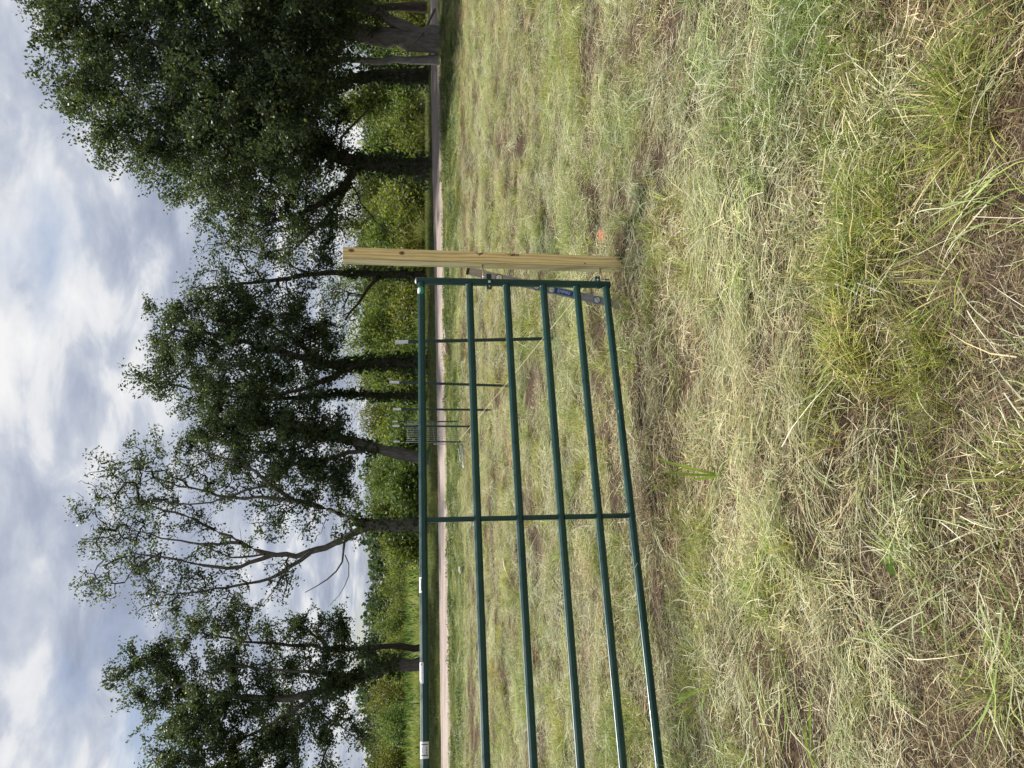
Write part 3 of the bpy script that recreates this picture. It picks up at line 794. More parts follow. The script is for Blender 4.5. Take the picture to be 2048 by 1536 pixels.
def lock(seed, names, w, n=46, L=(.10, .30), wid=(.0011, .0030), fan=.22, h=.035):
    """a hank of cut grass lying together, strands sharing one direction and curl"""
    g_ = np.random.default_rng(seed); curl = g_.normal(0, .45)
    ro = np.stack([g_.normal(-.07, .05, n), g_.normal(0, .028, n), np.abs(g_.normal(0, h, n))], -1)
    d = g_.normal(0, fan, n); flip = np.where(g_.random(n) < .2, -1, 1)
    D = np.stack([np.cos(d) * flip, np.sin(d), g_.normal(.10, .16, n)], -1); D /= np.linalg.norm(D, axis=1, keepdims=True)
    Ln = g_.uniform(*L, n); bd = np.stack([g_.normal(0, .12, n), curl + g_.normal(0, .22, n), -np.abs(g_.normal(.15, .12, n)) - D[:, 2] * .7], -1)
    c_ = pick(g_, n, names, w)
    return blades(ro, D, Ln, g_.uniform(*wid, n), c_ * .85, c_ * 1.1, bd, 4, seed=seed)
P_list.append(proto('p03_lock', *lock(301, ('hay', 'pale', 'olive', 'green'), (5, 2.5, 2, 1), 46, (.06, .21), fan=.4)))
P_list.append(proto('p04_lock', *lock(302, ('hay', 'straw', 'olive', 'pale'), (4, 2, 2, 2), 54, (.04, .15), fan=.7)))
P_list.append(proto('p05_lock', *lock(303, ('green', 'hay', 'ygreen', 'pale'), (3, 3, 2, 1), 40, (.07, .22), (.0016, .0042), fan=.35)))
for k in range(4): P_list.append(proto('p%02d_tuft' % (6 + k), *tuft(230 + k, 40 + 8 * k)))
for k in range(2): P_list.append(proto('p%02d_weed' % (10 + k), *weed(240 + k)))
for k in range(3): P_list.append(proto('p%02d_tall' % (12 + k), *tuft(250 + k, 60, (.35, 1.0), .22, .35, ('ygreen', 'lime', 'straw', 'green', 'hay'), (3, 2, 2, 2.5, 2), (.006, .014), .25)))
for k in range(2): P_list.append(proto('p%02d_brownstub' % (15 + k), *tuft(260 + k, 60, (.04, .11), .06, .8, ('brown', 'straw', 'olive', 'ygreen'), (4, 3, 1.5, 1), (.0018, .0035), .2)))
for k in range(2): P_list.append(proto('p%02d_longstem' % (17 + k), *thatch(270 + k, 9, .3, ('pale', 'straw', 'hay', 'green'), (3, 3, 2, 1), .18, .42, .09, None, (.0016, .0038), .22)))
# shaggy short lawn-like grass for the verges, seen from afar
for k in range(2): P_list.append(proto('p%02d_verge' % (19 + k), *cat([tuft(280 + k * 7 + j, 40, (.05, .16), .28, .5, ('green', 'dgreen', 'olive', 'ygreen'), (4, 3, 1.5, 1), (.004, .008), .3) for j in range(3)])))
for k in range(2): P_list.append(proto('p%02d_litter' % (21 + k), *thatch(290 + k, 620, .20, ('brown', 'straw', 'dark', 'olive', 'pale'), (5, 2.6, 2, 1, .7), .012, .07, .022, None, (.0006, .0017), .2)))
for o in P_list: PROTO.objects.link(o)
IX = {'thatch': (0, 1, 2), 'swath': (3, 4, 5), 'tuft': (6, 7, 8, 9), 'weed': (10, 11), 'tall': (12, 13, 14), 'stub': (15, 16), 'stem': (17, 18), 'verge': (19, 20)}

def scatter_tree():
    ng = bpy.data.node_groups.new('scatter_grass', 'GeometryNodeTree')
    ng.interface.new_socket('Geometry', in_out='INPUT', socket_type='NodeSocketGeometry')
    ng.interface.new_socket('Geometry', in_out='OUTPUT', socket_type='NodeSocketGeometry')
    i = ng.nodes.new('NodeGroupInput'); o = ng.nodes.new('NodeGroupOutput')
    ci = ng.nodes.new('GeometryNodeCollectionInfo'); ci.inputs['Collection'].default_value = PROTO
    ci.inputs['Separate Children'].default_value = True; ci.inputs['Reset Children'].default_value = True
    ip = ng.nodes.new('GeometryNodeInstanceOnPoints'); ip.inputs['Pick Instance'].default_value = True
    def attr(name, typ):
        a = ng.nodes.new('GeometryNodeInputNamedAttribute'); a.data_type = typ; a.inputs['Name'].default_value = name
        return [s for s in a.outputs if s.enabled and s.name == 'Attribute'][0]
    e2r = ng.nodes.new('FunctionNodeEulerToRotation')
    L = ng.links.new
    L(i.outputs[0], ip.inputs['Points']); L(ci.outputs[0], ip.inputs['Instance'])
    L(attr('pidx', 'INT'), ip.inputs['Instance Index'])
    L(attr('rot', 'FLOAT_VECTOR'), e2r.inputs[0]); L(e2r.outputs[0], ip.inputs['Rotation'])
    L(attr('scl', 'FLOAT_VECTOR'), ip.inputs['Scale'])
    L(ip.outputs[0], o.inputs[0])
    return ng
NG = scatter_tree()
def scatter(name, label, x, y, kinds, rotz, scale, tint, tilt=0.06, zoff=0.0, sz=None):
    n = len(x)
    P_ = np.stack([x, y, gz(x, y) + zoff], -1)
    me = bpy.data.meshes.new(name); me.vertices.add(n); me.vertices.foreach_set('co', P_.astype(np.float32).ravel())
    a = me.attributes.new('pidx', 'INT', 'POINT'); a.data.foreach_set('value', np.asarray(kinds, np.int32))
    a = me.attributes.new('rot', 'FLOAT_VECTOR', 'POINT')
    rt = np.stack([rng.normal(0, 1, n) * tilt, rng.normal(0, 1, n) * tilt, rotz], -1); a.data.foreach_set('vector', rt.astype(np.float32).ravel())
    a = me.attributes.new('scl', 'FLOAT_VECTOR', 'POINT')
    sv = np.stack([scale, scale, scale if sz is None else sz], -1); a.data.foreach_set('vector', sv.astype(np.float32).ravel())
    a = me.attributes.new('tint', 'FLOAT_COLOR', 'POINT')
    tv = np.ones((n, 4), np.float32); tv[:, :3] = tint; a.data.foreach_set('color', tv.ravel())
    me.materials.append(M['grass'])
    o = bpy.data.objects.new(name, me); COL.objects.link(o)
    md = o.modifiers.new('scatter', 'NODES'); md.node_group = NG
    return tag(o, label, 'grass', kind='stuff')
def field_pts(n_near, n_far, y0=0.9, y1=23.0, side=1.6):
    """random points on the field, denser towards the camera"""
    ys_ = []; xs_ = []
    edges = np.unique(np.minimum(np.concatenate([np.arange(y0, 6, .5), np.arange(6, 40, 1.0), [y1]]), y1))
    for a, b in zip(edges[:-1], edges[1:]):
        ym = (a + b) / 2; hw = 0.56 * ym + side
        f = np.clip((ym - 3) / 9, 0, 1); dn = n_near * (1 - f) + n_far * f
        k = int(dn * 2 * hw * (b - a))
        ys_.append(rng.uniform(a, b, k)); xs_.append(rng.uniform(-hw, hw, k))
    x = np.concatenate(xs_); y = np.concatenate(ys_)
    ok = (y < road_near(x) - 0.15) & (np.hypot(x - .84, (y - 5.02) * 1.2) > .17)
    return x[ok], y[ok]
def zones(x, y):
    s = y - road_near(x)
    verge = np.clip((s + 4.5) / 0.7, 0, 1)
    brown = np.clip(1 - np.abs(s + 5.7) / 1.5, 0, 1)
    wr = windrow(x, y)
    wr2 = np.clip((fbm(x * 0.45 + 4, y * 1.5, 51) - 0.45) * 5, 0, 1)     # streaks of raked hay running across
    bare = np.clip((fbm(x * 1.1 + 9, y * 1.4, 53) - np.interp(y, [0, 2.6, 3.6], [.59, .60, .64])) * 6, 0, 1) * np.interp(y, [0, 3, 7], [1, .8, .45])
    bare = np.maximum(bare, np.clip((2.30 - y) * 1.6, 0, 1) * (0.55 + 0.45 * fbm(x * 2, y * 2, 54)) * np.clip((x + .7) / .8, .15, 1))
    bare = bare * (1 - .85 * np.clip(1 - np.abs(y - 4.6) / 1.5, 0, 1) ** .5)
    return s, verge, brown, wr, wr2, bare
def tintv(x, y, seed, amp=0.25, warm=0.12):
    a = 1 + amp * (fbm(x * 1.3, y * 1.7, seed) - 0.5) * 2
    b = warm * (fbm(x * 0.8 + 7, y * 1.2, seed + 3) - 0.5) * 2
    return np.stack([a * (1 + b), a, a * (1 - b)], -1)

# thatch everywhere
x, y = field_pts(10, 5)
xb, yb = field_pts(90, 14, .9, 8.0); kb = rng.random(len(xb)) < np.clip(zones(xb, yb)[5] * .9 + .12, 0, 1)
xb, yb = xb[kb], yb[kb]
scatter('soil_litter', 'fine brown litter of old clippings over the bare earth', xb, yb, rng.integers(21, 23, len(xb)), rng.uniform(0, 6.28, len(xb)), rng.uniform(.8, 1.3, len(xb)), tintv(xb, yb, 65, .25, .1) * .72, tilt=.08)
s, verge, brown, wr, wr2, bare = zones(x, y)
keep = rng.random(len(x)) < np.clip(1 - 0.75 * verge - .65 * bare * (y < 4), 0, 1)
x, y = x[keep], y[keep]; s, verge, brown, wr, wr2, bare = [a[keep] for a in (s, verge, brown, wr, wr2, bare)]
tv = tintv(x, y, 61)
tv = tv * 1.08 * (1 - 0.35 * np.maximum(brown, bare * .45)[:, None]) * (1 + np.maximum(brown, bare * .5)[:, None] * np.array([.10, -.03, -.08]))
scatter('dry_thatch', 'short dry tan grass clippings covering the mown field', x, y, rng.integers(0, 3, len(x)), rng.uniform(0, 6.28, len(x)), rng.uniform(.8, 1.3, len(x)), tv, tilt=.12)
# hanks of raked hay, aligned in the rows and tumbled elsewhere
x, y = field_pts(135, 36)
s, verge, brown, wr, wr2, bare = zones(x, y)
lum = np.clip((fbm(x * 2.6, y * 3.2, 63, 2) - .30) * 3.2, 0, 1)
pk = np.clip(wr * 1.0 + wr2 * 0.5 + 0.42 - bare * 0.6 - brown * .5 - verge, 0, 1) * (.25 + .75 * lum)
keep = rng.random(len(x)) < pk
x, y, wr, wr2 = x[keep], y[keep], wr[keep], wr2[keep]
n = len(x); al = rng.random(n) < (.22 + .42 * np.maximum(wr, wr2 * .6))
rz = np.where(al, rng.normal(.05, .38, n) + math.pi * rng.integers(0, 2, n), rng.uniform(0, 6.28, n))
dst = np.interp(y, [0, 4, 10, 20], [1, 1.05, 1.5, 2.0])
scatter('cut_hay', 'pale grey green hanks of freshly cut hay lying in rows across the field', x, y, np.array([3, 4, 5])[rng.choice(3, n, p=[.4, .38, .22])], rz, rng.uniform(.65, 1.2, n) * dst, tintv(x, y, 67, .30, .08) * rng.uniform(.75, 1.2, (n, 1)), tilt=.20, zoff=0.005 + 0.02 * wr)
# loose long stems
x, y = field_pts(2.6, 1.2)
keep = rng.random(len(x)) < 1 - zones(x, y)[1]
x, y = x[keep], y[keep]
scatter('loose_stems', 'single long straw stems strewn over the hay', x, y, rng.integers(17, 19, len(x)), rng.uniform(0, 6.28, len(x)), rng.uniform(.6, 1.0, len(x)), tintv(x, y, 71, .15, .1), zoff=0.02)
# standing green tufts in clumps
x, y = field_pts(80, 28)
s, verge, brown, wr, wr2, bare = zones(x, y)
clump = np.clip((fbm(x * 1.5 + 2, y * 2.2 + 5, 57, 3) - 0.48) * 8, 0, 1)
far = np.clip((y - 4) / 5, 0, 1)
keep = rng.random(len(x)) < np.clip(clump * (1 - .8 * wr) * (1 - .6 * brown) * (1 - .5 * bare), 0, 1) * (0.62 + .3 * far) + 0.03 + 0.06 * far
x, y = x[keep], y[keep]
ex, ey = [], []
for px, py, n, r in [(1760, 330, 26, .16), (1730, 400, 24, .14), (1770, 440, 16, .12), (1640, 60, 26, .16), (1600, 30, 20, .14), (1560, 190, 16, .12), (1420, 1170, 26, .2), (1560, 1210, 20, .14), (1100, 250, 22, .5), (1080, 180, 18, .5), (1480, 180, 20, .2), (1700, 690, 16, .12), (1850, 720, 14, .10), (1400, 560, 14, .2), (1960, 180, 16, .08), (1940, 100, 12, .08), (1330, 470, 12, .2), (1850, 920, 16, .12), (1250, 700, 14, .3), (1180, 880, 14, .4), (1380, 1460, 20, .2), (1260, 1400, 16, .25), (1230, 1480, 16, .25)]:
    q = on_ground(px, py)
    ex.append(q[0] + rng.normal(0, r * 1.2, n)); ey.append(q[1] + rng.normal(0, r * .7, n))
x = np.concatenate([x] + ex); y = np.concatenate([y] + ey); n = len(x)
hue = (fbm(x * 2.1, y * 2.1, 75, 2) - .5)[:, None]
tt_ = tintv(x, y, 73, .3, .15) * (1 + hue * np.array([.55, .35, -.2])) * rng.uniform(.8, 1.2, (n, 1))
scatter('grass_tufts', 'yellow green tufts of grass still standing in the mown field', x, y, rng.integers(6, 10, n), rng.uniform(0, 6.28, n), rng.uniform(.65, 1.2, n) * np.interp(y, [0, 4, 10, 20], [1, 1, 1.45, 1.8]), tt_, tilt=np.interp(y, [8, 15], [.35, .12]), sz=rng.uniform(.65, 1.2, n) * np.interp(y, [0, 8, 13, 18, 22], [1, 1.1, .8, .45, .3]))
x, y = field_pts(12, 5); s, verge, brown, wr, wr2, bare = zones(x, y)
keep = rng.random(len(x)) < (0.25 + .6 * bare) * (1 - verge)
x, y = x[keep], y[keep]
scatter('stubble', 'brown cropped stubble clumps in the mown field', x, y, rng.integers(15, 17, len(x)), rng.uniform(0, 6.28, len(x)), rng.uniform(.8, 1.3, len(x)), tintv(x, y, 79, .2, .15), tilt=.2)
# verges on both sides of the track
def band(n, y0, y1, xr, cond):
    x = rng.uniform(-xr, xr, n); y = rng.uniform(y0, y1, n)
    k = cond(x, y - road_near(x)); return x[k], y[k]
x1, y1 = band(9000, 15, 26, 17, lambda x, s: (s > -5.0 - rng.random(len(s))) & (s < 0.10 - 0.25 * rng.random(len(s)) + 0.25 * (fbm(x * 2, x * 0, 83) - .3)) & (rng.random(len(s)) < np.clip(0.35 + 1.2 * (fbm(x * .5, s * .8, 85) - .35), .12, 1)))
x2, y2 = band(9000, 22, 36, 24, lambda x, s: (s > ROAD_W - 0.1 + 0.09 * np.clip(x, 0, 10)) & (s < 9))
x = np.concatenate([x1, x2]); y = np.concatenate([y1, y2])
scatter('verge_grass', 'short green grass on the verges of the dirt track', x, y, rng.integers(19, 21, len(x)), rng.uniform(0, 6.28, len(x)), rng.uniform(.7, 1.4, len(x)), tintv(x, y, 87, .3, .25) * .8, tilt=.12, sz=np.where(y < road_near(x), rng.uniform(.18, .45, len(x)), rng.uniform(.5, 1.1, len(x))))
x1, y1 = band(4200, 15, 26, 17, lambda x, s: (s > -4.6) & (s < -0.1) & (fbm(x * .6 + 3, s, 89) > .48))
scatter('verge_weeds', 'low broad leaved green weeds along the near verge of the track', x1, y1, rng.integers(10, 12, len(x1)), rng.uniform(0, 6.28, len(x1)), rng.uniform(.6, 1.2, len(x1)), tintv(x1, y1, 91, .3, .1) * .75, tilt=.1, sz=rng.uniform(.3, .7, len(x1)))
x, y = np.concatenate([rng.uniform(-45, 40, 9000), rng.uniform(-28, -2, 3500)]), np.concatenate([32 + 42 * rng.random(9000) ** 1.4, rng.uniform(32, 42, 3500)])
scatter('meadow_grass', 'tall yellow green meadow grass in sun beyond the trees', x, y, rng.integers(12, 15, len(x)), rng.uniform(0, 6.28, len(x)), rng.uniform(.7, 1.3, len(x)), tintv(x, y, 93, .3, .15), tilt=.15, sz=rng.uniform(.5, 1.0, len(x)) * (.5 + 1.1 * fbm(x * .5, y * .5, 95)))

x, y = rng.uniform(-30, 6, 1800), rng.uniform(32, 47, 1800)
scatter('meadow_weeds', 'patchy leafy weeds growing through the sunny meadow grass', x, y, rng.integers(10, 12, 1800), rng.uniform(0, 6.28, 1800), rng.uniform(1.0, 2.0, 1800), tintv(x, y, 97, .35, .2) * 1.2, tilt=.15, sz=rng.uniform(3, 8, 1800))
#OBJECTS
# ------------------------------------------------------------------ the green tube gate
GA = np.array((0.696, 5.05, 0.0)); GB = np.array((-2.012, 3.90, 0.0))
gdir = (GB - GA) / np.linalg.norm(GB - GA)
gn = np.array((-gdir[1], gdir[0], 0.0)); gn = gn if gn[1] < 0 else -gn       # towards the camera
GLEN = 3.29; RR = 0.0232
def gate_s(py):
    """distance along the gate from its hinge end for a photo row"""
    d = ray(850, py); k = d.x / d.y
    # x = k*y on the line GA + gdir*s
    return (k * GA[1] - GA[0]) / (gdir[0] - k * gdir[1])
def gp(s_, z, off=0.0): return GA + gdir * s_ + gn * off + np.array((0, 0, z))
OCT = []
for k in range(8):
    a = R(22.5 + 45 * k)
    for da in (-4, 4): OCT.append((1.05 * math.cos(a + R(da)), 1.05 * math.sin(a + R(da))))
gate = empty('tube_gate', (GA[0], GA[1], float(gz(GA[0], GA[1]))), 'dark green six rail tube gate hung on the wooden post', 'gate')
rails_z = [(1.398, 1.383), (1.072, 1.063), (0.816, 0.810), (0.561, 0.556), (0.325, 0.323), (0.116, 0.120)]
def rail_z(k, s_): a, b = rails_z[k]; return a + (b - a) * s_ / 2.94
for k in range(6):
    mb = MB(); mb.tube([gp(0.018, rail_z(k, 0)), gp(GLEN - 0.018, rail_z(k, GLEN))], RR if k else RR * 1.04, up=(0, 0, 1), prof=OCT)
    mb.build('rail', M['gate'], gate)
    for e in (0.024, GLEN - 0.024):       # weld collar where the rail meets the stile
        mb = MB(); q = gp(e, rail_z(k, e)); mb.tube([q - gdir * .006, q + gdir * .006], RR * 1.10, 12); mb.build('weld', M['gate'], gate, True)
for s_ in (0.0, GLEN):
    mb = MB(); mb.tube([gp(s_, rail_z(5, s_) - 0.03), gp(s_, rail_z(0, s_) + 0.03)], 0.0245, up=gn, prof=OCT)
    st = mb.build('end_stile', M['gate'], gate)
    mb = MB(); z1 = rail_z(0, s_) + 0.0305
    mb.tube([gp(s_, z1), gp(s_, z1 + 0.004), gp(s_, z1 + 0.010), gp(s_, z1 + 0.012)], [0.0225, 0.0225, 0.017, 0.006], 14)
    mb.build('stile_cap', M['galv'], gate, True)
sm = gate_s(1040)
for k in range(5):
    mb = MB(); mb.tube([gp(sm, rail_z(k, sm) - RR * .9), gp(sm, rail_z(k + 1, sm) + RR * .9)], 0.0150, up=gn, prof=OCT)
    mb.build('stile_segment', M['gate'], gate)
# hinge straps with their bolts
for zc_, flip in ((W(978, 562, 5.05)[2], 1), (W(1196, 562, 5.05)[2], 0)):
    mb = MB(); c0 = gp(0.0, zc_)
    mb.tube([c0 - np.array((0, 0, .017)), c0 + np.array((0, 0, .017))], 0.0285, 16)
    mb.box(gp(-0.040, zc_), 0.022, 0.0125, 0.017, gdir, gn)
    if flip: mb.box(gp(0.036, zc_), 0.014, 0.012, 0.0168, gdir, gn)
    hs = mb.build('hinge_strap', M['gate'], gate, False, 0.0015)
    mb = MB(); b0 = gp(0.012 if flip else -0.03, zc_, 0.0285 if flip else 0.013)
    mb.tube([b0, b0 + gn * .004, b0 + gn * .008, b0 + gn * .0095], [.0105, .0105, .007, .003], 12)
    mb.build('hinge_bolt', M['chrome'], gate, True)
    mb = MB(); b1 = gp(0.042 if flip else -0.052, zc_, 0.012)
    mb.tube([b1, b1 + gn * .014], .006, 8); mb.build('hinge_nut', M['chrome'], gate, False)
# paper labels wrapped on the top rail
def wrap(s0, s1, a0, a1, name, mat, lift=1.07, shape=None, parent=gate, n=10, mcol=14):
    mb = MB(); 
    for i in range(mcol):
        sa, sb = s0 + (s1 - s0) * i / mcol, s0 + (s1 - s0) * (i + 1) / mcol
        for j in range(n):
            P_ = []
            for (ss, jj) in ((sa, j), (sb, j), (sb, j + 1), (sa, j + 1)):
                f0, f1 = (0, 1) if shape is None else shape((ss - s0) / (s1 - s0))
                a = R(a0 + (a1 - a0) * (f0 + (f1 - f0) * jj / n))
                P_.append(gp(ss, rail_z(0, ss) + math.sin(a) * RR * 1.04 * lift, math.cos(a) * RR * 1.04 * lift))
            mb.add(P_, [(0, 1, 2, 3)])
    o = mb.build(name, mat, parent, False)
    sd = o.modifiers.new('thickness', 'SOLIDIFY'); sd.thickness = 0.0004
    return o
def label_text(txt, s_mid, ang, size, mat, parent=gate, flip=False):
    cu = bpy.data.curves.new('lettering', 'FONT'); cu.body = txt; cu.size = size; cu.align_x = 'CENTER'; cu.align_y = 'CENTER'
    o = bpy.data.objects.new('lettering', cu); COL.objects.link(o)
    a = R(ang); nrm = Vector(gn * math.cos(a) + np.array((0, 0, math.sin(a)))); xr = Vector(-gdir); upv = nrm.cross(xr)
    dg = bpy.context.evaluated_depsgraph_get(); me = bpy.data.meshes.new_from_object(o.evaluated_get(dg))
    bpy.data.objects.remove(o)
    mw = Matrix.Identity(4)
    for i in range(3): mw[i][0] = xr[i]; mw[i][1] = upv[i]; mw[i][2] = nrm[i]
    c0 = gp(s_mid, rail_z(0, s_mid) + math.sin(a) * RR * 1.16, math.cos(a) * RR * 1.16) - np.array(gate.location)
    mw.translation = Vector(c0); me.transform(mw); me.materials.clear(); me.materials.append(mat)
    o = bpy.data.objects.new('lettering', me); COL.objects.link(o); o.parent = parent
    return o
disc = lambda f: (0.5 - 0.5 * math.sqrt(max(0, 1 - (2 * f - 1) ** 2)), 0.5 + 0.5 * math.sqrt(max(0, 1 - (2 * f - 1) ** 2)))
wrap(gate_s(576), gate_s(592), 78, -48, 'round_tag', simple('tag_green', (0.03, 0.30, 0.17), 0.5, 0, 0.1), 1.06, disc)
wrap(gate_s(578), gate_s(590), 80, 10, 'round_tag_print', M['white_plastic'], 1.09, disc)
bow = lambda f: (0.0, 0.62 + 0.38 * abs(2 * f - 1) ** 1.5)
s0, s1 = gate_s(1155), gate_s(1186)
wrap(s0, s1, 85, 22, 'barcode_label', M['white_plastic'], 1.06, bow)
for f in (0.17, 0.82): wrap(s0 + (s1 - s0) * (f - .02), s0 + (s1 - s0) * (f + .02), 72, 30, 'printed_bar', M['black_ink'], 1.10, None, gate, 6, 2)
s0, s1 = gate_s(1325), gate_s(1367)
cut = lambda f: (0.0 if f < .86 else (f - .86) / .14 * .55, 1.0)
wrap(s0, s1, 88, 12, 'name_label', M['white_plastic'], 1.06, cut)
wrap(s0 + .004, s0 + .014, 58, 30, 'printed_mark', M['red_ink'], 1.10, None, gate, 4, 3)
label_text('CountyLine', (s0 + s1) / 2 + .004, 50, 0.0200, M['blue_ink'])
s0, s1 = gate_s(1483), gate_s(1517)
wrap(s0, s1, 82, -52, 'size_label', M['white_plastic'], 1.06)
for f in (0.16, 0.80): wrap(s0 + (s1 - s0) * (f - .025), s0 + (s1 - s0) * (f + .025), 62, -36, 'printed_bar', M['black_ink'], 1.10, None, gate, 8, 2)
for a_, w_ in ((40, M['grey_ink']), (-18, M['grey_ink'])):
    for k in range(9):
        f = 0.32 + 0.36 * k / 8
        if (k * 7 + a_) % 4 == 0: continue
        wrap(s0 + (s1 - s0) * (f - .013), s0 + (s1 - s0) * (f + .013), a_ + 9, a_ - 7, 'small_print', w_, 1.10, None, gate, 2, 1)

# ------------------------------------------------------------------ wooden post
PB = np.array((0.858, 5.163, 0.0)); PT = np.array((0.868, 5.163, 1.925)); PT[0] += 0.006
pr_ = R(17); pn = np.array((math.sin(pr_), -math.cos(pr_), 0)); prt = np.array((math.cos(pr_), math.sin(pr_), 0))
mt, t, out = new_mat('treated_pine')
p = principled(t, 0.75, 0, 0.25)
at = N(t, 'ShaderNodeAttribute', attribute_name='Col')
tcn = N(t, 'ShaderNodeTexCoord'); mp = N(t, 'ShaderNodeMapping'); mp.inputs['Scale'].default_value = (9, 9, 0.9)
t.links.new(tcn.outputs['Object'], mp.inputs[0])
wv = N(t, 'ShaderNodeTexWave', wave_type='BANDS', bands_direction='X'); wv.inputs['Scale'].default_value = 1.3; wv.inputs['Distortion'].default_value = 9.0
wv.inputs['Detail'].default_value = 3; wv.inputs['Detail Scale'].default_value = 1.2
t.links.new(mp.outputs[0], wv.inputs['Vector'])
grain = ramp(t, wv.outputs[0], [(0.1, (1.08, 1.06, 1.0)), (0.65, (1.0, .96, .86)), (0.95, (.84, .74, .56))])
fine = noise(t, 60, 5, 0.6, 'Object', (1, 1, 0.05))
c = mixc(t, at.outputs['Color'], grain, 1.0, 'MULTIPLY')
c = mixc(t, c, ramp(t, fine, [(.3, (.86, .84, .8)), (.7, (1.08, 1.08, 1.08))]), 1.0, 'MULTIPLY')
blot = noise(t, 5, 4, 0.6)
c = mixc(t, c, ramp(t, blot, [(.35, (.94, .95, .90)), (.65, (1.06, 1.02, .97))]), 1.0, 'MULTIPLY')
t.links.new(c, p.inputs['Base Color']); bump(t, fine, p, 0.25, 0.002); t.links.new(p.outputs[0], out.inputs[0])
M['pine'] = mt
post = empty('gate_post', PB, 'square pale yellow new wooden post that carries the gate hinges', 'post')
mb = MB(); H2 = 0.0445
hz = np.linspace(-0.30, 1.0, 90)
rings = []
for h in hz:
    cc_ = PB + (PT - PB) * h if h > 0 else PB + np.array((0, 0, h))
    z = cc_[2]
    wane = 0.006 + 0.020 * np.exp(-((z - W(962, 508, 5.1)[2]) / .035) ** 2) + 0.024 * np.exp(-((z - W(1030, 508, 5.1)[2]) / .05) ** 2)
    wane = wane * (1 + 0.3 * math.sin(z * 90))
    ch = 0.005
    prof = [(-H2 + ch, -H2), (-H2, -H2 + ch), (-H2, H2 - ch), (-H2 + ch, H2), (H2 - wane, H2), (H2, H2 - wane * .8), (H2, -H2 + ch), (H2 - ch, -H2)]
    rings.append([cc_ + prt * a + pn * b for a, b in prof])
mb.loft(rings)
body = mb.build('post_body', M['pine'], post)
me = body.data; colr = me.color_attributes['Col']
nrm_w = len(rings[0])
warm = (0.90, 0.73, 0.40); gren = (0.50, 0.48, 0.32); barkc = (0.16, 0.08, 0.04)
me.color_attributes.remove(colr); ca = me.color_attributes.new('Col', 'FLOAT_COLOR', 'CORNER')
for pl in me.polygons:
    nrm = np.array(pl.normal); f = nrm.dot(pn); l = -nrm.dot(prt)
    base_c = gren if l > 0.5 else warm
    wz = pl.center.z + PB[2]
    if f > .15 and nrm.dot(prt) > .15:
        kk = max(math.exp(-((wz - W(962, 508, 5.1)[2]) / .03) ** 2), math.exp(-((wz - W(1030, 508, 5.1)[2]) / .045) ** 2))
        base_c = tuple(w_ * (1 - kk) + b_ * kk for w_, b_ in zip(warm, barkc))
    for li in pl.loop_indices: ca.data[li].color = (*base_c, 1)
knot_m = simple('pine_knot', (0.17, 0.075, 0.035), 0.7, 0, 0.35, 40)
ring_m = simple('pine_knot_ring', (0.42, 0.27, 0.11), 0.7, 0, 0.2, 40)
for px, py, rw, rh in ((703, 501, .009, .013), (804, 506, .010, .012), (1240, 518, .008, .014), (1170, 527, .004, .004)):
    # knots lie in the front face
    d = ray(px, py); q0 = np.array((0, 0, CAM_H)); dd = np.array(d); fc = PB + (PT - PB) * ((W(px, py, 5.12)[2]) / PT[2]) + pn * H2
    tq = (fc - q0).dot(pn) / dd.dot(pn); q = q0 + dd * tq
    for nm, mtl, f, lift in (('knot_ring', ring_m, 1.55, .0002), ('knot', knot_m, 1.0, .0009)):
        mb = MB(); n_ = 18
        for side, lf in ((0, -.002), (1, lift)):
            pass
        r1 = [q - pn * .002 + prt * math.cos(a) * rw * f + np.array((0, 0, 1)) * math.sin(a) * rh * f * (1.15 if math.sin(a) > 0 else 1) for a in np.linspace(0, 2 * math.pi, n_, endpoint=False)]
        r2 = [v + pn * (.002 + lift) for v in r1]
        mb.loft([r1[::-1], r2[::-1]]); mb.build(nm, mtl, post)
for zc_ in (W(966, 550, 5.08)[2], W(1203, 550, 5.08)[2]):     # screw-in hinge pins
    a0 = PB + (PT - PB) * (zc_ / PT[2]) - prt * H2 * .9 + pn * .012; a0[2] = zc_
    tip = gp(-0.043, zc_ - .004); 
    mb = MB(); mb.tube([a0, a0 * .35 + tip * .65, tip + np.array((0, 0, .002)), tip + np.array((0, 0, -.010)), tip + np.array((0, 0, -.045))], .0062, 8)
    mb.build('hinge_pin', M['zinc'], post, True)

# ------------------------------------------------------------------ spirit level leaning on the post
LB = W(1243, 613, 5.13); LB[2] = float(gz(LB[0], LB[1])) - 0.01
LT = W(934, 541, 5.36)
lu = (LT - LB); LLEN = np.linalg.norm(lu); lu /= LLEN
view = np.array((0, 0, CAM_H)) - (LB + LT) / 2; view /= np.linalg.norm(view)
lw = np.cross(lu, -view); lw = lw if lw[0] > 0 else -lw; lw /= np.linalg.norm(lw)       # across the tool, to the right
ln = np.cross(lu, lw); ln = ln if ln.dot(view) > 0 else -ln
level = empty('spirit_level', LB, 'long grey spirit level with blue vials leaning against the wooden post', 'level')
def lp(t_, w_=0.0, n_=0.0): return LB + lu * t_ * LLEN + lw * w_ + ln * n_
mb = MB(); HWL = 0.029
prof = [(-HWL, -.011), (HWL, -.011), (HWL, .011), (HWL - .009, .011), (HWL - .010, .005), (-HWL + .010, .005), (-HWL + .009, .011), (-HWL, .011)]
mb.loft([[lp(t_, a, b) for a, b in prof] for t_ in (0.012, 0.988)])
mb.build('level_body', M['level_al'], level)
for t_ in (0.006, 0.994):
    mb = MB(); mb.box(lp(t_), LLEN * .008, HWL + .001, .0122, lu, lw, ln); mb.build('end_cap', M['black_ink'], level, False, .001)
ring_b = simple('blue_vial_frame', (0.01, 0.04, 0.22), 0.4, 0, .1)
def lt(px): return (1243 - px) / (1243 - 934)
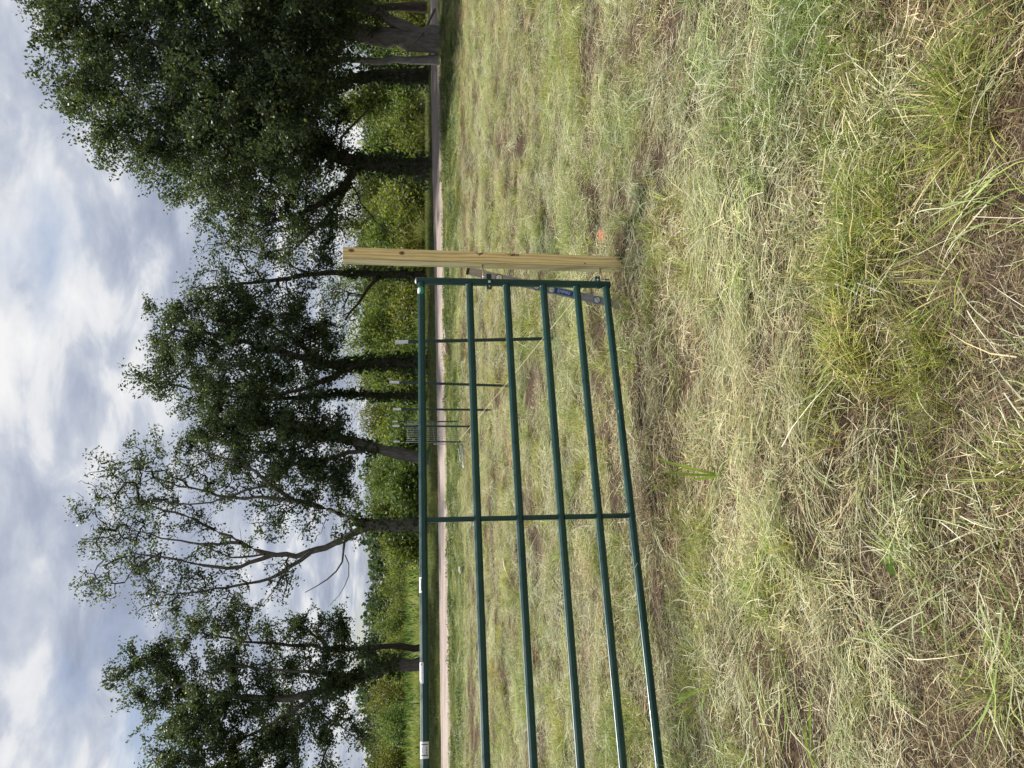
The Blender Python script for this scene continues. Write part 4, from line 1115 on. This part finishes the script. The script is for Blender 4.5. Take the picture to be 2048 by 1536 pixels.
for px in (1187, 1099, 1070, 997):
    t_ = lt(px); c0 = lp(t_, 0, .0052)
    mb = MB(); n_ = 24
    ring = lambda r, d: [c0 + lu * r * math.cos(a) + lw * r * math.sin(a) + ln * d for a in np.linspace(0, 2 * math.pi, n_, endpoint=False)]
    mb.loft([ring(.026, 0), ring(.026, .006), ring(.0215, .006), ring(.0215, .002)], False); fr = mb.build('vial_frame', ring_b, level)
    mb = MB(); mb.loft([ring(.0225, .001), ring(.0225, .0035)]); mb.build('vial_window', M['white_plastic'], level)
    mb = MB(); ax_ = (lw if px != 1099 else lu) if px != 1187 else (lu + lw) / math.sqrt(2)
    mb.tube([c0 - ax_ * .016 + ln * .005, c0 + ax_ * .016 + ln * .005], .0048, 10); mb.build('vial', M['vial'], level, True)
tl0, tl1 = lt(1137), lt(1109)
mb = MB(); mb.box(lp((tl0 + tl1) / 2, 0.004, .0065), abs(tl1 - tl0) / 2 * LLEN + .012, .020, .0016, lu, lw, ln); lab = mb.build('name_plate', M['level_blue'], level)
cu = bpy.data.curves.new('lettering', 'FONT'); cu.body = 'EMPIRE'; cu.size = .030; cu.align_x = 'CENTER'; cu.align_y = 'CENTER'
o = bpy.data.objects.new('lettering', cu); COL.objects.link(o)
dg = bpy.context.evaluated_depsgraph_get(); me = bpy.data.meshes.new_from_object(o.evaluated_get(dg)); bpy.data.objects.remove(o)
mw = Matrix.Identity(4); X_ = Vector(-lu); Z_ = Vector(ln); Y_ = Z_.cross(X_)
for i in range(3): mw[i][0] = X_[i]; mw[i][1] = Y_[i]; mw[i][2] = Z_[i]
mw.translation = Vector(lp((tl0 + tl1) / 2, .001, .0086) - LB); me.transform(mw); me.materials.clear(); me.materials.append(M['white_plastic'])
o = bpy.data.objects.new('lettering', me); COL.objects.link(o); o.parent = level

# ------------------------------------------------------------------ steel T-posts
def t_post(label, top, base_, yaw, wide=0.034):
    zb = float(gz(base_[0], base_[1])); base_ = np.array((base_[0], base_[1], zb)); top = np.array(top, float)
    root = empty('fence_post', base_, label, 'post', 'green steel fence posts with white tips')
    ax_ = (top - base_); L_ = np.linalg.norm(ax_); ax_ /= L_
    f = np.array((math.cos(yaw), math.sin(yaw), 0)); f -= ax_ * f.dot(ax_); f /= np.linalg.norm(f); g2 = np.cross(ax_, f)
    w_ = wide / 2; prof = [(-w_, -.003), (w_, -.003), (w_, .0035), (.0035, .0045), (.0032, .034), (-.0032, .034), (-.0035, .0045), (-w_, .0035)]
    tip = 0.13 / L_
    mb = MB(); mb.loft([[base_ + ax_ * (L_ * h) + f * a + g2 * b for a, b in prof] for h in (-0.08, 1 - tip)])
    for k in range(int(L_ / .055) - 4):      # studs up the face
        c0 = base_ + ax_ * (.10 + k * .055) - g2 * .006
        mb.box(c0, .006, .004, .005, f, g2, ax_)
    mb.build('post_shaft', M['tpost'], root)
    mb = MB(); mb.loft([[base_ + ax_ * (L_ * h) + f * a * 1.03 + g2 * b * 1.03 for a, b in prof] for h in (1 - tip, 1.0)])
    mb.build('white_tip', M['white_paint'], root)
    return root
tps = [((790, 684), (1115, 677), 7.5, 'green steel fence post with white tip, nearest of the row behind the gate'),
       ((779, 764), (1022, 772), 10.05, 'green steel fence post with white tip, second in the row from the wooden post'),
       ((786, 818), (987, 820), 12.15, 'green steel fence post with white tip, third in the row from the wooden post'),
       ((785, 852), (962, 853), 14.2, 'green steel fence post with white tip, fourth in the row from the wooden post'),
       ((787, 883), (930, 884), 16.4, 'green steel fence post with white tip at the left end of the wire panel'),
       ((785, 843), (920, 843), 18.6, 'green steel fence post with white tip at the far right end of the wire panel')]
for tp_, bs_, Y, lab in tps: t_post(lab, W(*tp_, Y), W(*bs_, Y), R(-12))
# ------------------------------------------------------------------ wire panel between the two far posts
A0 = W(930, 884, 16.33); B0 = W(920, 843, 18.55)
zb = 0.5 * (float(gz(A0[0], A0[1])) + float(gz(B0[0], B0[1]))) + 0.05
A0[2] = zb; B0[2] = zb
panel = empty('wire_mesh_fence', A0, 'galvanised wire mesh panel fixed between the two farthest green posts', 'fence')
pd = (B0 - A0); PL = np.linalg.norm(pd); pd /= PL
for hgt in (0, .10, .20, .32, .46, .62, .80, 1.0, 1.22):
    mb = MB(); mb.tube([A0 + np.array((0, 0, hgt)), A0 + pd * PL + np.array((0, 0, hgt))], .0027, 5); mb.build('wire', M['wire'], panel, True)
for k in range(13):
    q = A0 + pd * PL * k / 12; mb = MB(); mb.tube([q + np.array((0, 0, -.02)), q + np.array((0, 0, 1.24))], .0027, 5); mb.build('wire', M['wire'], panel, True)
# string line with its stake
SK = W(926, 889, 17.2); SKT = W(867, 888, 17.2); SK[2] = float(gz(SK[0], SK[1]))
stake = empty('steel_stake', SK, 'thin grey stake holding the far end of the yellow string', 'stake')
mb = MB(); mb.tube([SK - np.array((0, 0, .1)), SK * .03 + SKT * .97, SKT], [.011, .011, .004], 8); mb.build('stake_rod', M['galv'], stake, True)
mb = MB(); kq = W(911, 888, 17.2); mb.tube([kq - np.array((0, 0, .012)), kq + np.array((0, 0, .012))], .018, 8); mb.build('string_knot', M['string'], stake, True)
s0 = W(911, 888, 17.2); s1 = PB + pn * .0 - prt * .046 + np.array((0, .05, .14))
pts = []
for k in range(25):
    f = k / 24; q = s0 * (1 - f) + s1 * f; q[2] -= 0.02 * math.sin(f * math.pi); pts.append(q)
mb = MB(); mb.tube(pts, [.0016 + .0018 * (1 - k / 24) for k in range(25)], 5)
tag(mb.build('string_line', M['string'], None, True, 0, s1), 'taut yellow builder string running along the row of steel posts', 'string')
# post driver lying in the grass
D0 = W(928, 889, 16.9); D1 = W(926, 936, 16.6)
for q in (D0, D1): q[2] = float(gz(q[0], q[1])) + .055
drv = empty('post_driver', (D0 + D1) / 2 - np.array((0, 0, .05)), 'grey steel tube post driver with side handles lying by the stake', 'tool')
dv = (D1 - D0) / np.linalg.norm(D1 - D0); upz = np.array((0, 0, 1.0)); sd_ = np.cross(dv, upz)
mb = MB(); mb.tube([D0, D0 * .02 + D1 * .98, D1], [.036, .036, .032], 14); mb.build('driver_tube', M['galv'], drv, True)
mb = MB(); mb.tube([D0 - dv * .004, D0 + dv * .03], .040, 14); mb.build('driver_cap', M['fence_post'], drv, True)
for sg in (1, -1):
    o_ = (upz * .075 if sg > 0 else -sd_ * .07 + upz * .01); mb = MB()
    mb.tube([D0 + dv * .09 + o_ * .3, D0 + dv * .09 + o_, D0 + dv * .13 + o_ * 1.1, D1 - dv * .20 + o_ * 1.1, D1 - dv * .16 + o_, D1 - dv * .16 + o_ * .3], .010, 8)
    mb.build('handle', M['galv'], drv, True)
# ------------------------------------------------------------------ small things on the ground
def rough_log(name, label, cat_, pts, radii, mat, seed, ends=None):
    g_ = np.random.default_rng(seed); pts = [np.array(q, float) for q in pts]
    mb = MB(); P_ = smooth_poly(pts, np.linalg.norm(pts[-1] - pts[0]) / 9)
    rs = np.interp(np.linspace(0, 1, len(P_)), np.linspace(0, 1, len(radii)), radii) * (1 + g_.normal(0, .10, len(P_)))
    mb.tube(P_, list(rs), 9); 
    mb.v = [tuple(np.array(v) + g_.normal(0, .06 * max(radii), 3)) for v in mb.v]
    return tag(mb.build(name, mat, None, False, 0, P_[0]), label, cat_)
def g3(px, py, up=0.0): q = on_ground(px, py); q[2] += up; return q
q = g3(901, 697); rough_log('log_chunk', 'broken brown piece of log lying in the near verge of the track', 'log', [q + (-.16, .06, .07), q + (0, 0, .09), q + (.14, -.05, .10), q + (.20, -.06, .14)], [.07, .10, .085, .03], M['dead_wood'], 5)
q = g3(894, 665); rough_log('bleached_stick', 'short white bleached stick at the edge of the track', 'stick', [q + (-.14, 0, .04), q + (.02, .02, .07), q + (.16, .05, .05)], [.022, .026, .010], M['bleached'], 6)
q = g3(926, 1139); rough_log('pale_stone', 'small white stone in the verge left of the gate middle', 'stone', [q + (-.07, 0, .04), q + (0, 0, .06), q + (.07, 0, .05)], [.03, .06, .03], M['stone'], 7)
q = g3(1012, 1118, .03); q2 = g3(1025, 1162, .03)
rough_log('split_branch', 'pale split piece of branch lying in the field behind the gate', 'stick', [q, (q + q2) / 2 + (0, 0, .02), q2], [.026, .020, .006], M['pale_wood'], 8)
q = g3(1572, 856, .015); rough_log('field_stone', 'rounded pinkish stone half buried in the cut hay', 'stone', [q + (-.02, 0, 0), q + (0, 0, .006), q + (.02, 0, 0)], [.010, .019, .010], M['stone'], 9)
q = g3(873, 40, .05); q2 = W(872, 60, 22.6); q2[2] += .35
rough_log('fallen_branch', 'bare fallen branch propped at the foot of the forked grey trunk', 'branch', [q + (.5, .3, .0), q + (.1, 0, .12), q2 + (-.2, .1, .1), q2 + (-.5, .3, .5)], [.05, .04, .03, .012], M['bark_grey'], 10)
# orange survey paint sprayed on the grass
q = g3(1218, 472); V, F, Cc = thatch(901, 70, .022, ('straw',), (1,), .015, .045, .04, None, (.0015, .0035), .3)
o = link('paint_mark', raw_mesh('paint_mark', V * np.array((1.6, 1.0, 1)), [F], [M['orange']], None), None, tuple(q + np.array((0, 0, .035))))
tag(o, 'small spot of orange marking paint on the grass right of the post', 'paint mark')
# broad fresh blades standing out of the hay
def fresh(label, base_, tips, width, col, seed):
    g_ = np.random.default_rng(seed); base_ = np.array(base_)
    root = empty('grass_plant', base_, label, 'grass plant', 'broad bladed grass plants in the hay')
    for tip in tips:
        e = np.array(tip) - base_; side = np.cross(e, np.array((0.2, 1, 0.1))); side /= np.linalg.norm(side) + 1e-9
        V = []; nseg = 7
        for k in range(nseg + 1):
            f = k / nseg; c0 = e * f + np.array((0, 0, .10 * np.linalg.norm(e))) * math.sin(f * math.pi) ; w_ = width * (0.55 + .9 * f) * (1 - f ** 3) * .5 + .0006
            fold = np.array((0, 0, -.25 * w_)); V += [c0 - side * w_ + fold * 0, c0 + np.array((0, -.3 * w_, -.35 * w_)), c0 + side * w_]
        F = []
        for k in range(nseg):
            b = 3 * k; F += [(b, b + 1, b + 4, b + 3), (b + 1, b + 2, b + 5, b + 4)]
        cc_ = np.tile(np.array(col) * g_.uniform(.8, 1.2), (len(V), 1))
        link('blade', raw_mesh('blade', np.array(V), [np.array(F)], [M['blade']], cc_, True), root)
def tipW(px, py, ref, dy=0.0): return W(px, py, ref[1] + dy)
b = g3(1455, 952); fresh('bright green broad grass blades standing alone left of the gate middle stile', b, [tipW(1308, 914, b, .02), tipW(1345, 925, b, -.02), tipW(1330, 945, b, .04), tipW(1380, 960, b, .0), tipW(1420, 930, b, -.04)], .012, (.26, .36, .07), 1)
b = g3(1870, 1290); fresh('single lime green broad blade in the hay at lower left', b, [tipW(1842, 1212, b, -.02), tipW(1838, 1262, b, .02), tipW(1880, 1230, b, -.05)], .010, (.25, .36, .08), 2)
b = g3(1425, 1372); fresh('pale green pointed blades lying beside the lowest gate rail', b, [tipW(1335, 1418, b, -.03), tipW(1345, 1400, b, .03), tipW(1400, 1425, b, -.05)], .012, (.26, .36, .12), 3)
b = g3(1650, 1560); fresh('long upright green stem at the left edge of the hay', b, [tipW(1636, 1330, b, -.02), tipW(1660, 1400, b, .05), tipW(1610, 1450, b, .0)], .011, (.24, .34, .08), 4)
b = g3(1800, 1160); fresh('sheaf of green blades pressed flat in the lower hay row', b, [tipW(1768, 1080, b, .02), tipW(1780, 1090, b, -.03), tipW(1760, 1110, b, .03), tipW(1790, 1070, b, -.06)], .010, (.20, .30, .10), 5)
b = g3(1700, 1296); fresh('single round leafed weed in the hay at lower left', b, [tipW(1690, 1310, b, 0), tipW(1690, 1285, b, -.02), tipW(1705, 1305, b, -.03)], .030, (.07, .14, .045), 6)
# ------------------------------------------------------------------ wire fence along the meadow
FY = 41.0
fence = empty('wire_fence', W(840, 1472, FY), 'thin dark wire fence along the meadow behind the trees', 'fence')
fpos = []
for py in (1640, 1555, 1472, 1388, 1303, 1218, 1130, 1045, 960, 870, 785, 700, 630, 560, 475, 405, 306, 220, 130, 40):
    q = W(803, py, FY); q[1] += 0.05 * q[0]; zb = float(gz(q[0], q[1])); fpos.append((q[0], q[1], zb))
    mb = MB(); mb.tube([(q[0], q[1], zb - .1), (q[0] + .03, q[1], zb + 1.28)], .045, 6); mb.build('post', M['fence_post'], fence)
for h in (.35, .70, 1.0, 1.2):
    mb = MB(); mb.tube([(a, b_, c_ + h) for a, b_, c_ in fpos], .006, 4); mb.build('wire', M['fence_post'], fence)
